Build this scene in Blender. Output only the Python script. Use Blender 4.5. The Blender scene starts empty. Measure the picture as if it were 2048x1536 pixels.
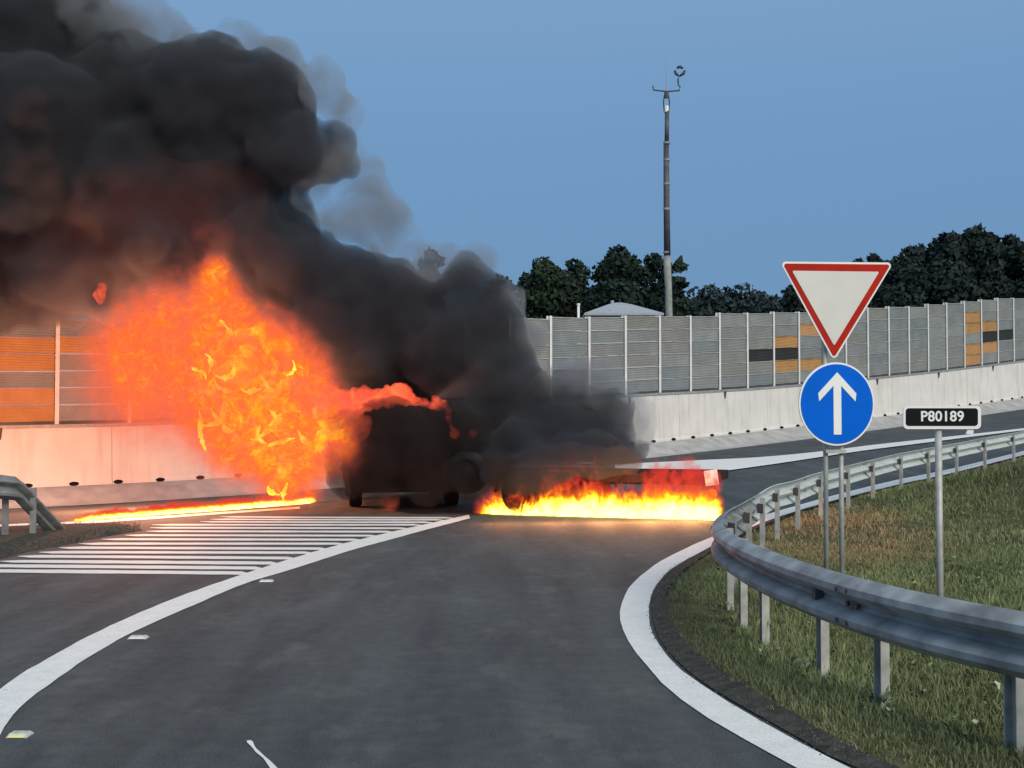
import bpy, bmesh, math, random
import numpy as np
from mathutils import Vector, Matrix, noise as mnoise
random.seed(7); rnd = random.Random(11)
sc = bpy.context.scene
C = sc.collection
PI = math.pi

# ------------------------------------------------------------------ camera, sky, sun, exposure
F = 2400.0; PITCH = math.atan(72 / F); H = 1.65
cam_d = bpy.data.cameras.new('camera'); cam = bpy.data.objects.new('camera', cam_d); C.objects.link(cam)
cam.location = (0, 0, H); cam.rotation_euler = (PI / 2 + PITCH, 0, 0)
cam_d.sensor_width = 36; cam_d.lens = F / 2048 * 36; cam_d.clip_start = 0.1; cam_d.clip_end = 3000
sc.camera = cam

SUN_EL, SUN_AZ = math.radians(34), math.radians(152)      # behind the camera, to the right
w = bpy.data.worlds.new('World'); sc.world = w; w.use_nodes = True
nt = w.node_tree; nt.nodes.clear()
out = nt.nodes.new('ShaderNodeOutputWorld'); bg = nt.nodes.new('ShaderNodeBackground')
sky = nt.nodes.new('ShaderNodeTexSky'); sky.sky_type = 'NISHITA'; sky.sun_disc = False
sky.sun_elevation = SUN_EL; sky.sun_rotation = SUN_AZ; sky.ozone_density = 3; sky.dust_density = 0.4
tc = nt.nodes.new('ShaderNodeTexCoord'); sep = nt.nodes.new('ShaderNodeSeparateXYZ'); ramp = nt.nodes.new('ShaderNodeValToRGB')
nt.links.new(tc.outputs['Generated'], sep.inputs[0]); nt.links.new(sep.outputs['Z'], ramp.inputs[0])
cr = ramp.color_ramp
def SK(a): return (a[0] * 1, a[1] * 1, a[2] * 1, 1)
cr.elements[0].position = 0.0; cr.elements[0].color = SK((.130, .272, .470))
cr.elements[1].position = 1.0; cr.elements[1].color = SK((.40, .52, .66))
for p, c in ((.12, (.134, .280, .490)), (.24, (.162, .318, .538)), (.36, (.215, .375, .600))):
    e = cr.elements.new(p); e.color = SK(c)
mul = nt.nodes.new('ShaderNodeVectorMath'); mul.operation = 'SCALE'; mul.inputs['Scale'].default_value = 10
nt.links.new(ramp.outputs[0], mul.inputs[0])
mx = nt.nodes.new('ShaderNodeMix'); mx.data_type = 'RGBA'; mx.inputs[0].default_value = 0.90
nt.links.new(sky.outputs[0], mx.inputs[6]); nt.links.new(mul.outputs[0], mx.inputs[7])
nt.links.new(mx.outputs[2], bg.inputs[0]); bg.inputs[1].default_value = 0.1
nt.links.new(bg.outputs[0], out.inputs[0])

sd = bpy.data.lights.new('sun', 'SUN'); sun = bpy.data.objects.new('sun', sd); C.objects.link(sun)
sd.energy = 2.7; sd.angle = math.radians(30); sd.color = (1, .91, .74)
sdir = Vector((math.sin(SUN_AZ) * math.cos(SUN_EL), math.cos(SUN_AZ) * math.cos(SUN_EL), math.sin(SUN_EL)))
sun.rotation_euler = sdir.to_track_quat('Z', 'Y').to_euler(); sun.location = (0, -10, 30)
vs = sc.view_settings; vs.view_transform = 'Standard'; vs.look = 'None'; vs.gamma = 1; vs.exposure = 0.0; vs.use_curve_mapping = False
sc.cycles.use_denoising = True; sc.cycles.max_bounces = 6; sc.cycles.volume_bounces = 1
sc.cycles.transparent_max_bounces = 16; sc.cycles.sample_clamp_indirect = 4
sc.cycles.volume_step_rate = 0.45; sc.cycles.volume_max_steps = 160

# ------------------------------------------------------------------ geometry of the place
FW = Vector((0, math.cos(PITCH), math.sin(PITCH))); UP = Vector((0, -math.sin(PITCH), math.cos(PITCH)))
def ray(px, py): return Vector(((px - 1024) / F, 0, 0)) + UP * ((768 - py) / F) + FW
def at(px, py, y):                        # the place seen at a spot of the photograph, y metres ahead
    d = ray(px, py); t = y / d.y; return Vector((d.x * t, y, H + d.z * t))
def hs(x, y):                             # height of the carriageway: it climbs along the noise wall
    s = (x + 12.36) * .744 + (y - 29) * .668
    if s <= 0: return 0.0
    s = min(s, 80.0); return .00231 * s * s / (1 + .0249 * s)
def crossfall(x, y):                      # the lane lies lower than the barrier foot and rises again towards us
    k = (x + 12.36) * .668 - (y - 29) * .744
    if k <= 1.2: return -.40
    return -.40 * max(0.0, 1 - (k - 1.2) / 9.0)
_hs = hs
def hroad(x, y): return _hs(x, y) + crossfall(x, y)
def hwall(x, y): return _hs(x, y)
hs = hroad
def ground(px, py, dz=0.0):
    d = ray(px, py); a, b = 1.0, None; t = 1.0
    prev = 1.0
    while t < 160:
        z = H + d.z * t
        if z < hs(d.x * t, d.y * t) + dz: b = t; a = prev; break
        prev = t; t += .4
    if b is None: b = 160; a = 159
    for _ in range(30):
        m = (a + b) / 2
        if H + d.z * m < hs(d.x * m, d.y * m) + dz: b = m
        else: a = m
    return Vector((d.x * b, d.y * b, H + d.z * b))

# ------------------------------------------------------------------ helpers
def node_mat(name, color, rough=.8, metal=0., var=.15, scale=3., bump=0., bscale=40., spec=.5, cols=None, emis=None, detail=6):
    m = bpy.data.materials.new(name); m.use_nodes = True; n = m.node_tree; b = n.nodes['Principled BSDF']
    b.inputs['Roughness'].default_value = rough; b.inputs['Metallic'].default_value = metal
    b.inputs['Specular IOR Level'].default_value = spec
    t = n.nodes.new('ShaderNodeTexCoord'); no = n.nodes.new('ShaderNodeTexNoise'); no.inputs['Scale'].default_value = scale
    no.inputs['Detail'].default_value = detail; n.links.new(t.outputs['Object'], no.inputs['Vector'])
    r = n.nodes.new('ShaderNodeValToRGB')
    lo = tuple(max(0, c * (1 - var)) for c in color[:3]) + (1,); hi = tuple(c * (1 + var) for c in color[:3]) + (1,)
    if cols: lo, hi = tuple(cols[0]) + (1,), tuple(cols[1]) + (1,)
    r.color_ramp.elements[0].color = lo; r.color_ramp.elements[1].color = hi
    r.color_ramp.elements[0].position = .3; r.color_ramp.elements[1].position = .7
    n.links.new(no.outputs[0], r.inputs[0]); n.links.new(r.outputs[0], b.inputs['Base Color'])
    if bump:
        n2 = n.nodes.new('ShaderNodeTexNoise'); n2.inputs['Scale'].default_value = bscale; n2.inputs['Detail'].default_value = 4
        n.links.new(t.outputs['Object'], n2.inputs['Vector'])
        bu = n.nodes.new('ShaderNodeBump'); bu.inputs['Strength'].default_value = bump; bu.inputs['Distance'].default_value = .02
        n.links.new(n2.outputs[0], bu.inputs['Height']); n.links.new(bu.outputs[0], b.inputs['Normal'])
    if emis:
        b.inputs['Emission Color'].default_value = tuple(emis[0]) + (1,); b.inputs['Emission Strength'].default_value = emis[1]
    return m
def tag(o, label=None, cat=None, group=None, kind=None):
    if label: o['label'] = label
    if cat: o['category'] = cat
    if group: o['group'] = group
    if kind: o['kind'] = kind
    return o
def empty(name, loc=(0, 0, 0), rz=0):
    o = bpy.data.objects.new(name, None); o.location = loc; o.rotation_euler = (0, 0, rz); o.empty_display_size = .2
    C.objects.link(o); return o
def link(name, me, parent=None, loc=None):
    o = bpy.data.objects.new(name, me); C.objects.link(o)
    if parent: o.parent = parent
    if loc is not None: o.location = loc
    return o
def mesh(name, vs_, fs, mat, parent=None, loc=None, smooth=False, kind=None):
    me = bpy.data.meshes.new(name); me.from_pydata([tuple(v) for v in vs_], [], fs)
    for m in (mat if isinstance(mat, (list, tuple)) else [mat]): me.materials.append(m)
    if smooth: me.polygons.foreach_set('use_smooth', [True] * len(me.polygons))
    me.update(); o = link(name, me, parent, loc)
    if kind: o['kind'] = kind
    return o
class MB:
    def __init__(s): s.v = []; s.f = []
    def add(s, v, f):
        n = len(s.v); s.v += [tuple(q) for q in v]; s.f += [tuple(i + n for i in q) for q in f]; return s
    def box(s, c, d, R=None):
        vs_ = [Vector((sx * d[0] / 2, sy * d[1] / 2, sz * d[2] / 2)) for sx in (-1, 1) for sy in (-1, 1) for sz in (-1, 1)]
        if R is not None: vs_ = [R @ v for v in vs_]
        c = Vector(c); vs_ = [v + c for v in vs_]
        return s.add(vs_, [(0, 1, 3, 2), (4, 6, 7, 5), (0, 4, 5, 1), (2, 3, 7, 6), (0, 2, 6, 4), (1, 5, 7, 3)])
    def hexa(s, lo, hi):                    # lo, hi: 4 points each
        return s.add(list(lo) + list(hi), [(3, 2, 1, 0), (4, 5, 6, 7), (0, 1, 5, 4), (1, 2, 6, 5), (2, 3, 7, 6), (3, 0, 4, 7)])
    def tube(s, pts, rad, n=8, cap=True):
        pts = [Vector(p) for p in pts]; R = rad if isinstance(rad, (list, tuple)) else [rad] * len(pts)
        vs_ = []; fs = []
        for i, p in enumerate(pts):
            d = (pts[min(i + 1, len(pts) - 1)] - pts[max(i - 1, 0)]).normalized()
            a = Vector((0, 0, 1)) if abs(d.z) < .9 else Vector((1, 0, 0))
            u = d.cross(a).normalized(); v = d.cross(u)
            for k in range(n):
                t = 2 * PI * k / n; vs_.append(p + (u * math.cos(t) + v * math.sin(t)) * R[i])
        for i in range(len(pts) - 1):
            for k in range(n):
                k2 = (k + 1) % n; fs.append((i * n + k, i * n + k2, (i + 1) * n + k2, (i + 1) * n + k))
        if cap: fs += [tuple(range(n - 1, -1, -1)), tuple(range((len(pts) - 1) * n, len(pts) * n))]
        return s.add(vs_, fs)
    def lathe(s, prof, n=20, M=None):        # prof (r, x) about the x axis
        vs_ = []; fs = []
        for r, x in prof:
            for k in range(n):
                t = 2 * PI * k / n; q = Vector((x, r * math.cos(t), r * math.sin(t))); vs_.append(M @ q if M else q)
        for i in range(len(prof) - 1):
            for k in range(n):
                k2 = (k + 1) % n; fs.append((i * n + k, i * n + k2, (i + 1) * n + k2, (i + 1) * n + k))
        return s.add(vs_, fs)
    def build(s, name, mat, parent=None, loc=None, smooth=False, kind=None, bevel=0):
        o = mesh(name, s.v, s.f, mat, parent, loc, smooth, kind)
        if bevel:
            b = o.modifiers.new('bevel', 'BEVEL'); b.width = bevel; b.segments = 2; b.limit_method = 'ANGLE'
        return o

# ------------------------------------------------------------------ materials
def asphalt_mat():
    m = bpy.data.materials.new('asphalt'); m.use_nodes = True; n = m.node_tree; b = n.nodes['Principled BSDF']
    t = n.nodes.new('ShaderNodeTexCoord')
    def nz(sc_, det=5, map_=None, rough=.6):
        x = n.nodes.new('ShaderNodeTexNoise'); x.inputs['Scale'].default_value = sc_; x.inputs['Detail'].default_value = det
        x.inputs['Roughness'].default_value = rough
        if map_:
            mp = n.nodes.new('ShaderNodeMapping'); mp.inputs['Scale'].default_value = map_; mp.inputs['Rotation'].default_value = (0, 0, .15)
            n.links.new(t.outputs['Object'], mp.inputs[0]); n.links.new(mp.outputs[0], x.inputs[0])
        else: n.links.new(t.outputs['Object'], x.inputs[0])
        return x
    grain = nz(110, 2, None, .8); patch = nz(.55, 6, (1, .45, 1)); streak = nz(1.4, 4, (1.6, .18, 1)); mott = nz(7, 5)
    def ramp_(src, a, b_, ca, cb):
        r = n.nodes.new('ShaderNodeValToRGB'); r.color_ramp.elements[0].position = a; r.color_ramp.elements[1].position = b_
        r.color_ramp.elements[0].color = ca; r.color_ramp.elements[1].color = cb; n.links.new(src.outputs[0], r.inputs[0]); return r
    base = ramp_(patch, .32, .70, (.060, .068, .073, 1), (.084, .094, .100, 1))
    g = ramp_(grain, .34, .68, (.50, .50, .50, 1), (1.60, 1.60, 1.58, 1))
    st = ramp_(streak, .35, .70, (.78, .78, .80, 1), (1.22, 1.21, 1.19, 1))
    mo = ramp_(mott, .3, .7, (.84, .84, .84, 1), (1.14, 1.14, 1.14, 1))
    cur = base
    for k in (g, st, mo):
        mm = n.nodes.new('ShaderNodeMix'); mm.data_type = 'RGBA'; mm.blend_type = 'MULTIPLY'; mm.inputs[0].default_value = 1
        mm.clamp_result = False
        n.links.new(cur.outputs[2] if cur.bl_idname == 'ShaderNodeMix' else cur.outputs[0], mm.inputs[6]); n.links.new(k.outputs[0], mm.inputs[7]); cur = mm
    # dusty scuffs
    sc2 = nz(1.9, 9, (1.0, .55, 1), .68); rs = ramp_(sc2, .54, .74, (0, 0, 0, 1), (.55, .55, .55, 1))
    mm = n.nodes.new('ShaderNodeMix'); mm.data_type = 'RGBA'; n.links.new(rs.outputs[0], mm.inputs[0]); n.links.new(cur.outputs[2], mm.inputs[6])
    mm.inputs[7].default_value = (.16, .165, .165, 1)
    n.links.new(mm.outputs[2], b.inputs['Base Color']); b.inputs['Roughness'].default_value = .85; b.inputs['Specular IOR Level'].default_value = .2
    bu = n.nodes.new('ShaderNodeBump'); bu.inputs['Strength'].default_value = .5; bu.inputs['Distance'].default_value = .006
    n.links.new(grain.outputs[0], bu.inputs['Height']); n.links.new(bu.outputs[0], b.inputs['Normal'])
    return m
def paint_mat(name, col, wear=.62):
    m = bpy.data.materials.new(name); m.use_nodes = True; n = m.node_tree; b = n.nodes['Principled BSDF']
    t = n.nodes.new('ShaderNodeTexCoord'); x = n.nodes.new('ShaderNodeTexNoise'); x.inputs['Scale'].default_value = 5; x.inputs['Detail'].default_value = 9
    x.inputs['Roughness'].default_value = .7; n.links.new(t.outputs['Object'], x.inputs[0])
    x2 = n.nodes.new('ShaderNodeTexNoise'); x2.inputs['Scale'].default_value = 90; x2.inputs['Detail'].default_value = 3; n.links.new(t.outputs['Object'], x2.inputs[0])
    r = n.nodes.new('ShaderNodeValToRGB'); e = r.color_ramp.elements
    e[0].position = .3; e[0].color = (col[0] * .86, col[1] * .86, col[2] * .84, 1); e[1].position = wear; e[1].color = tuple(col) + (1,)
    q = e.new(.74); q.color = (.38, .38, .37, 1)
    n.links.new(x.outputs[0], r.inputs[0])
    r2 = n.nodes.new('ShaderNodeValToRGB'); r2.color_ramp.elements[0].position = .25; r2.color_ramp.elements[0].color = (.7, .7, .7, 1); r2.color_ramp.elements[1].position = .5
    n.links.new(x2.outputs[0], r2.inputs[0])
    mm = n.nodes.new('ShaderNodeMix'); mm.data_type = 'RGBA'; mm.blend_type = 'MULTIPLY'; mm.inputs[0].default_value = 1
    n.links.new(r.outputs[0], mm.inputs[6]); n.links.new(r2.outputs[0], mm.inputs[7]); n.links.new(mm.outputs[2], b.inputs['Base Color'])
    b.inputs['Roughness'].default_value = .7; return m
M = {}
M['asphalt'] = asphalt_mat()
M['paint'] = paint_mat('road_paint', (.84, .84, .81))
M['soil'] = node_mat('verge_soil', (0, 0, 0), cols=((.055, .066, .030), (.125, .125, .065)), scale=5, bump=.8, bscale=30, rough=.95, spec=.1)
M['dirt'] = node_mat('dirt_strip', (0, 0, 0), cols=((.040, .041, .038), (.090, .090, .075)), scale=14, bump=.9, bscale=60, rough=.95, spec=.1)
M['field'] = node_mat('field', (0, 0, 0), cols=((.05, .075, .045), (.12, .14, .10)), scale=.2, rough=.95, spec=.1)
M['gutter'] = node_mat('gutter_concrete', (.38, .375, .37), var=.2, scale=2.0, bump=.3, rough=.9, spec=.2)
M['oldsteel'] = node_mat('weathered_steel', (.20, .21, .21), rough=.7, metal=.2, var=.35, scale=5)
M['clean'] = node_mat('clean_galvanized_steel', (.54, .58, .57), rough=.6, metal=.05, var=.10, scale=3)
M['steel'] = node_mat('galvanized_steel', (.28, .295, .30), rough=.62, metal=.15, var=.42, scale=5, bump=.08, bscale=25)
M['post'] = node_mat('galvanized_post', (.44, .44, .41), rough=.6, metal=.3, var=.25, scale=9)
M['dark'] = node_mat('dark_steel', (.06, .06, .062), rough=.6, var=.3)
M['black'] = node_mat('charred_metal', (.018, .016, .016), rough=.85, var=.6, scale=6, bump=.5, bscale=12, spec=.2)
M['rust'] = node_mat('burnt_rusty_metal', (0, 0, 0), cols=((.016, .014, .014), (.045, .024, .018)), scale=5, rough=.9, bump=.4, bscale=15, spec=.2)
M['glassb'] = node_mat('sooty_glass', (.01, .01, .012), rough=.25, var=.3)
M['rubber'] = node_mat('burnt_rubber', (.012, .012, .012), rough=.9, var=.4, scale=12)
M['white'] = node_mat('white_enamel', (.70, .68, .62), rough=.5, var=.05, scale=4)
M['whiteb'] = node_mat('bright_white_edge', (.86, .86, .83), rough=.4, var=.04)
M['red'] = node_mat('sign_red', (.46, .020, .012), rough=.6, var=.12, scale=8, spec=.1)
M['blue'] = node_mat('sign_blue', (.0, .125, .66), rough=.6, var=.06, scale=4, spec=.08)
M['signblack'] = node_mat('sign_black', (.010, .011, .012), rough=.7, var=.3, spec=.08)
M['orangelens'] = node_mat('orange_lens', (.9, .22, .02), rough=.3, var=.2, emis=((1, .25, .02), .5))

# ------------------------------------------------------------------ ground, road
def grid_surface(name, xs, ys, zf, mat, **k):
    nx, ny = len(xs), len(ys)
    v = [(x, y, zf(x, y)) for y in ys for x in xs]
    f = [(j * nx + i, j * nx + i + 1, (j + 1) * nx + i + 1, (j + 1) * nx + i) for j in range(ny - 1) for i in range(nx - 1)]
    return mesh(name, v, f, mat, smooth=True, **k)
def axis(a, b, mid0, mid1, fine, coarse):
    r = [a]
    while r[-1] < b:
        x = r[-1]; d = fine if mid0 <= x < mid1 else coarse
        if x < mid0 and x + d > mid0: d = mid0 - x
        r.append(x + d)
    return r
def terrain(x, y):
    z = hs(min(x, 60), min(y, 80)) - .45
    far = min(1, max(0, (y - 75) / 60))
    hill = 17 * math.exp(-((x - 95) / 48) ** 2) * min(1, max(0, (y - 95) / 70))
    z = z * (1 - far) + far * 2.0 + hill
    z += mnoise.noise(Vector((x * .02, y * .02, 0))) * 1.5 * far
    return z
tag(grid_surface('ground', axis(-900, 900, -60, 160, 4, 60), axis(-60, 2400, -20, 240, 4, 90), terrain, M['field']), kind='structure')
tag(grid_surface('road', axis(-40, 62, -40, 62, .8, 1), axis(-12, 76, -12, 76, .8, 1), lambda x, y: hs(x, y), M['asphalt']), kind='structure')

# ------------------------------------------------------------------ painted lines
def resample(pts, n):
    pts = [Vector(p) for p in pts]; L = [0]
    for a, b in zip(pts, pts[1:]): L.append(L[-1] + (b - a).length)
    out_ = []
    for i in range(n):
        t = L[-1] * i / (n - 1); k = max(0, min(len(pts) - 2, next((j for j in range(len(L) - 1) if L[j + 1] >= t), len(pts) - 2)))
        u = (t - L[k]) / max(1e-9, L[k + 1] - L[k])
        p0 = pts[max(k - 1, 0)]; p1 = pts[k]; p2 = pts[k + 1]; p3 = pts[min(k + 2, len(pts) - 1)]
        out_.append(.5 * ((2 * p1) + (p2 - p0) * u + (2 * p0 - 5 * p1 + 4 * p2 - p3) * u * u + (3 * p1 - p0 - 3 * p2 + p3) * u ** 3))
    return out_
def strip(name, a, b, n, dz=.006, mat=None, parent=None, jit=.006):
    a = resample(a, n); b = resample(b, n); v = []; f = []
    for i in range(n):
        for p in (a[i], b[i]):
            x = p.x + rnd.uniform(-jit, jit); y = p.y + rnd.uniform(-jit, jit); v.append((x, y, hs(x, y) + dz))
    f = [(2 * i, 2 * i + 1, 2 * i + 3, 2 * i + 2) for i in range(n - 1)]
    # fold in middle points so that the sheet follows the slope
    return mesh(name, v, f, mat or M['paint'], parent)
G = lambda l: [ground(*p) for p in l]
up = G([(170, 1277), (276, 1228), (375, 1188), (493, 1147), (592, 1115), (679, 1090), (776, 1066), (860, 1047), (938, 1030)])
lo = G([(170, 1321), (237, 1281), (316, 1242), (395, 1208), (493, 1167), (592, 1137), (700, 1102), (780, 1080), (860, 1058), (940, 1037)])
a0, b0 = ground(0, 1379), ground(0, 1471)
du = (ground(0, 1379) - ground(79, 1329)).normalized(); dl = (ground(0, 1471) - ground(51, 1407)).normalized()
up = [a0 + du * 6 + Vector((.9, 0, 0)), a0 + du * 3 + Vector((.25, 0, 0)), a0, ground(79, 1329)] + up
lo = [b0 + dl * 5.5 + Vector((.5, 0, 0)), b0 + dl * 2.5 + Vector((.1, 0, 0)), b0, ground(51, 1407), ground(114, 1360)] + lo
lmark = strip('edge_line', up, lo, 90); tag(lmark, kind='structure')
outer = G([(1589, 1536), (1490, 1481), (1407, 1431), (1349, 1390), (1299, 1340), (1266, 1298), (1245.5, 1261), (1239, 1228), (1250, 1191), (1274.5, 1158), (1324, 1122), (1374, 1096), (1432, 1071), (1500, 1041), (1582, 1015), (1680, 988), (1790, 961), (1888, 941), (2048, 902)])
inner = G([(1693, 1536), (1614, 1495), (1531, 1448), (1457, 1406), (1399, 1369), (1353, 1332), (1320, 1294), (1303.5, 1261), (1297, 1224), (1303.5, 1187), (1324, 1156), (1357, 1129), (1432, 1089), (1500, 1056), (1582, 1026), (1680, 998), (1790, 971), (1888, 950), (2048, 910)])
o0 = outer[0]; i0 = inner[0]
far_dir = (outer[-1] - outer[-3]).normalized()
outer = [Vector((4.6, -1.5, 0)), Vector((3.1, 1.2, 0)), Vector((2.1, 3.5, 0))] + outer + [outer[-1] + far_dir * 12, outer[-1] + far_dir * 30]
inner = [Vector((4.95, -1.3, 0)), Vector((3.45, 1.4, 0)), Vector((2.45, 3.65, 0))] + inner + [inner[-1] + far_dir * 12, inner[-1] + far_dir * 30]
tag(strip('edge_line', outer, inner, 150), kind='structure')
# line of the far carriageway (right part, and behind the gore on the left)
UU = G([(1230, 930), (1400, 922), (1520, 916), (1647, 904), (1742, 892), (1860, 879), (1960, 868), (2048, 858)])
LL = G([(1230, 960), (1400, 949), (1520, 934), (1647, 915), (1742, 901), (1860, 886), (1960, 873), (2048, 862)])
UU = resample(UU, 70); LL = resample(LL, 70); v = []
for a, b in zip(UU, LL):
    for k in range(9):
        q = a.lerp(b, k / 8); v.append((q.x, q.y, hs(q.x, q.y) + .03))
tag(mesh('edge_line', v, [(i * 9 + k, i * 9 + k + 1, i * 9 + k + 10, i * 9 + k + 9) for i in range(69) for k in range(8)], M['paint']), kind='structure')
u3 = G([(-250, 1066), (0, 1050), (140, 1044), (300, 1034), (480, 1022), (600, 1014)])
l3 = G([(-250, 1074), (0, 1057), (140, 1050), (300, 1039), (480, 1026), (600, 1018)])
tag(strip('edge_line', u3, l3, 40), kind='structure')
u4 = G([(-200, 1008), (0, 1000), (240, 990), (520, 972), (700, 960)])
l4 = G([(-200, 1012), (0, 1004), (240, 993), (520, 975), (700, 963)])
tag(strip('edge_line', u4, l4, 40), kind='structure')
# hatched gore
gore = empty('hatched_marking'); tag(gore, kind='structure')
tips = [(-60, 1142), (-40, 1132), (0, 1123), (36, 1113), (78, 1105), (118, 1096), (158, 1088), (204, 1079), (250, 1071), (292, 1063), (300, 1056), (304, 1050), (400, 1044), (420, 1039), (440, 1034)]
rights = [(497, 1147), (525, 1137), (556, 1127), (590, 1117), (625, 1106), (655, 1098), (690, 1088), (722, 1080), (755, 1072), (787, 1064), (815, 1057), (840, 1050), (862, 1045), (885, 1040), (905, 1036)]
for (lx, ly), (rx, ry) in zip(tips, rights):
    a = ground(lx, ly); b = ground(rx, ry); d = (b - a).normalized(); nrm = Vector((-d.y, d.x, 0)); n = 16
    hw = .145; v = []; f = []
    for i in range(n + 1):
        t = i / n; p = a.lerp(b, t); k = hw * (.15 if i == 0 else 1) * (1 + rnd.uniform(-.1, .1))
        for s_ in (-1, 1):
            q = p + nrm * k * s_ + d * (s_ * -.12 if i == n else 0); v.append((q.x, q.y, hs(q.x, q.y) + .005))
    f = [(2 * i, 2 * i + 2, 2 * i + 3, 2 * i + 1) for i in range(n)]
    mesh('stripe', v, f, M['paint'], gore)
# chalky scratch and a few paint spots
def blob(name, px, py, rx, ry, mat, dz=.006):
    c = ground(px, py); v = []; n = 14
    for k in range(n):
        t = 2 * PI * k / n; q = rnd.uniform(.8, 1.15); x = c.x + rx * q * math.cos(t); y = c.y + ry * q * math.sin(t); v.append((x, y, hs(x, y) + dz))
    return mesh(name, v, [tuple(range(n))], mat)
scr = resample(G([(497, 1483), (512, 1503), (533, 1522), (556, 1550)]), 12); v = []; f = []
for i, p in enumerate(scr):
    k = (.010, .014, .008, .006, .009, .007, .006, .010, .013, .015, .010, .006)[i]; v += [(p.x - k, p.y, .005), (p.x + k, p.y + .01, .005)]
mesh('scratch_mark', v, [(2 * i, 2 * i + 1, 2 * i + 3, 2 * i + 2) for i in range(11)], M['paint'])['kind'] = 'structure'
M['stud'] = node_mat('worn_plastic', (.50, .50, .47), rough=.7, var=.3, scale=40)
def road_stud(px, py, wd, label, mat):
    c = ground(px, py); e = empty('road_stud', c); tag(e, label, 'road stud', 'road studs along the left edge line')
    b = MB(); b.hexa([(-wd, -.05, 0), (wd, -.05, 0), (wd, .05, 0), (-wd, .05, 0)], [(-wd * .8, -.03, .018), (wd * .8, -.03, .018), (wd * .8, .03, .018), (-wd * .8, .03, .018)])
    b.build('casing', M['stud'], e)
    r = MB(); r.hexa([(-wd * .75, -.056, .003), (wd * .75, -.056, .003), (wd * .75, -.045, .003), (-wd * .75, -.045, .003)], [(-wd * .75, -.046, .013), (wd * .75, -.046, .013), (wd * .75, -.036, .013), (-wd * .75, -.036, .013)])
    r.build('reflector', mat, e)
M['yellow'] = node_mat('pale_yellow_reflector', (.75, .68, .30), rough=.3, var=.05)
road_stud(40, 1471, .055, 'pale yellow road stud at the near end of the left edge line', M['yellow'])
road_stud(277, 1276, .07, 'white road stud beside the middle of the left edge line', M['white'])
road_stud(533, 1163, .07, 'white road stud beside the edge line where the hatching starts', M['white'])

# gutter strip along the barrier foot
def WY(px): return 29.0 / (1 - px / 3700.0)
def WP(s): return Vector((-12.36 + .744 * s, 29 + .668 * s, 0))
def W_s(px): y = WY(px); return (y - 29) / .668
NRM = Vector((.668, -.744, 0)).normalized()               # towards the carriageway
v = []; f = []; n = 90
for i in range(n + 1):
    s = -14 + i * 1.0
    for k, dz in ((-.3, 0), (.25, -.01), (.6, -.10), (1.0, -.30), (1.25, -.385), (1.9, -.36)):
        p = WP(s) + NRM * k; v.append((p.x, p.y, hwall(p.x, p.y) + dz))
for i in range(n):
    for k in range(5): f.append((i * 6 + k, i * 6 + k + 1, (i + 1) * 6 + k + 1, (i + 1) * 6 + k))
tag(mesh('gutter', v, f, M['gutter'], smooth=True), kind='structure')

# ------------------------------------------------------------------ concrete barrier
def interp(x, tab):
    if x <= tab[0][0]: return tab[0][1]
    for (a, b), (c, d) in zip(tab, tab[1:]):
        if x <= c: return b + (d - b) * (x - a) / (c - a)
    return tab[-1][1]
BT = [(-400, 878), (0, 858), (255, 853), (700, 830), (1325, 790), (1391, 787), (1510, 780), (1620, 771), (1754, 758), (1871, 746), (1969, 734), (2048, 724), (2300, 694)]
def s2px(s):
    p = WP(s); return 1024 + F * p.x / p.y
def ztop(s): px = s2px(s); p = WP(s); return at(px, interp(px, BT), p.y).z
def concrete_mat():
    m = node_mat('barrier_concrete', (.66, .64, .61), rough=.85, var=.07, scale=1.2, bump=.25, bscale=30, spec=.2)
    n = m.node_tree; b = n.nodes['Principled BSDF']; r = [x for x in n.nodes if x.bl_idname == 'ShaderNodeValToRGB'][0]
    t = n.nodes['Texture Coordinate'] if 'Texture Coordinate' in n.nodes else [x for x in n.nodes if x.bl_idname == 'ShaderNodeTexCoord'][0]
    mp = n.nodes.new('ShaderNodeMapping'); mp.inputs['Scale'].default_value = (2.2, 2.2, .25); n.links.new(t.outputs['Object'], mp.inputs[0])
    x = n.nodes.new('ShaderNodeTexNoise'); x.inputs['Scale'].default_value = 1.6; x.inputs['Detail'].default_value = 7; n.links.new(mp.outputs[0], x.inputs[0])
    rr = n.nodes.new('ShaderNodeValToRGB'); rr.color_ramp.elements[0].position = .28; rr.color_ramp.elements[0].color = (.84, .83, .81, 1); rr.color_ramp.elements[1].position = .5
    n.links.new(x.outputs[0], rr.inputs[0])
    mm = n.nodes.new('ShaderNodeMix'); mm.data_type = 'RGBA'; mm.blend_type = 'MULTIPLY'; mm.inputs[0].default_value = 1
    n.links.new(r.outputs[0], mm.inputs[6]); n.links.new(rr.outputs[0], mm.inputs[7]); n.links.new(mm.outputs[2], b.inputs['Base Color']); return m
M['concrete'] = concrete_mat()
M['capsteel'] = node_mat('cap_steel', (.33, .34, .34), rough=.6, metal=.3, var=.2, scale=6)
bar = empty('concrete_barrier', WP(10)); tag(bar, 'long pale concrete barrier wall along the far side of the road, under the noise panels', 'barrier')
org = WP(10)
BL = 5.6
k = 0; s = -14.0
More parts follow.
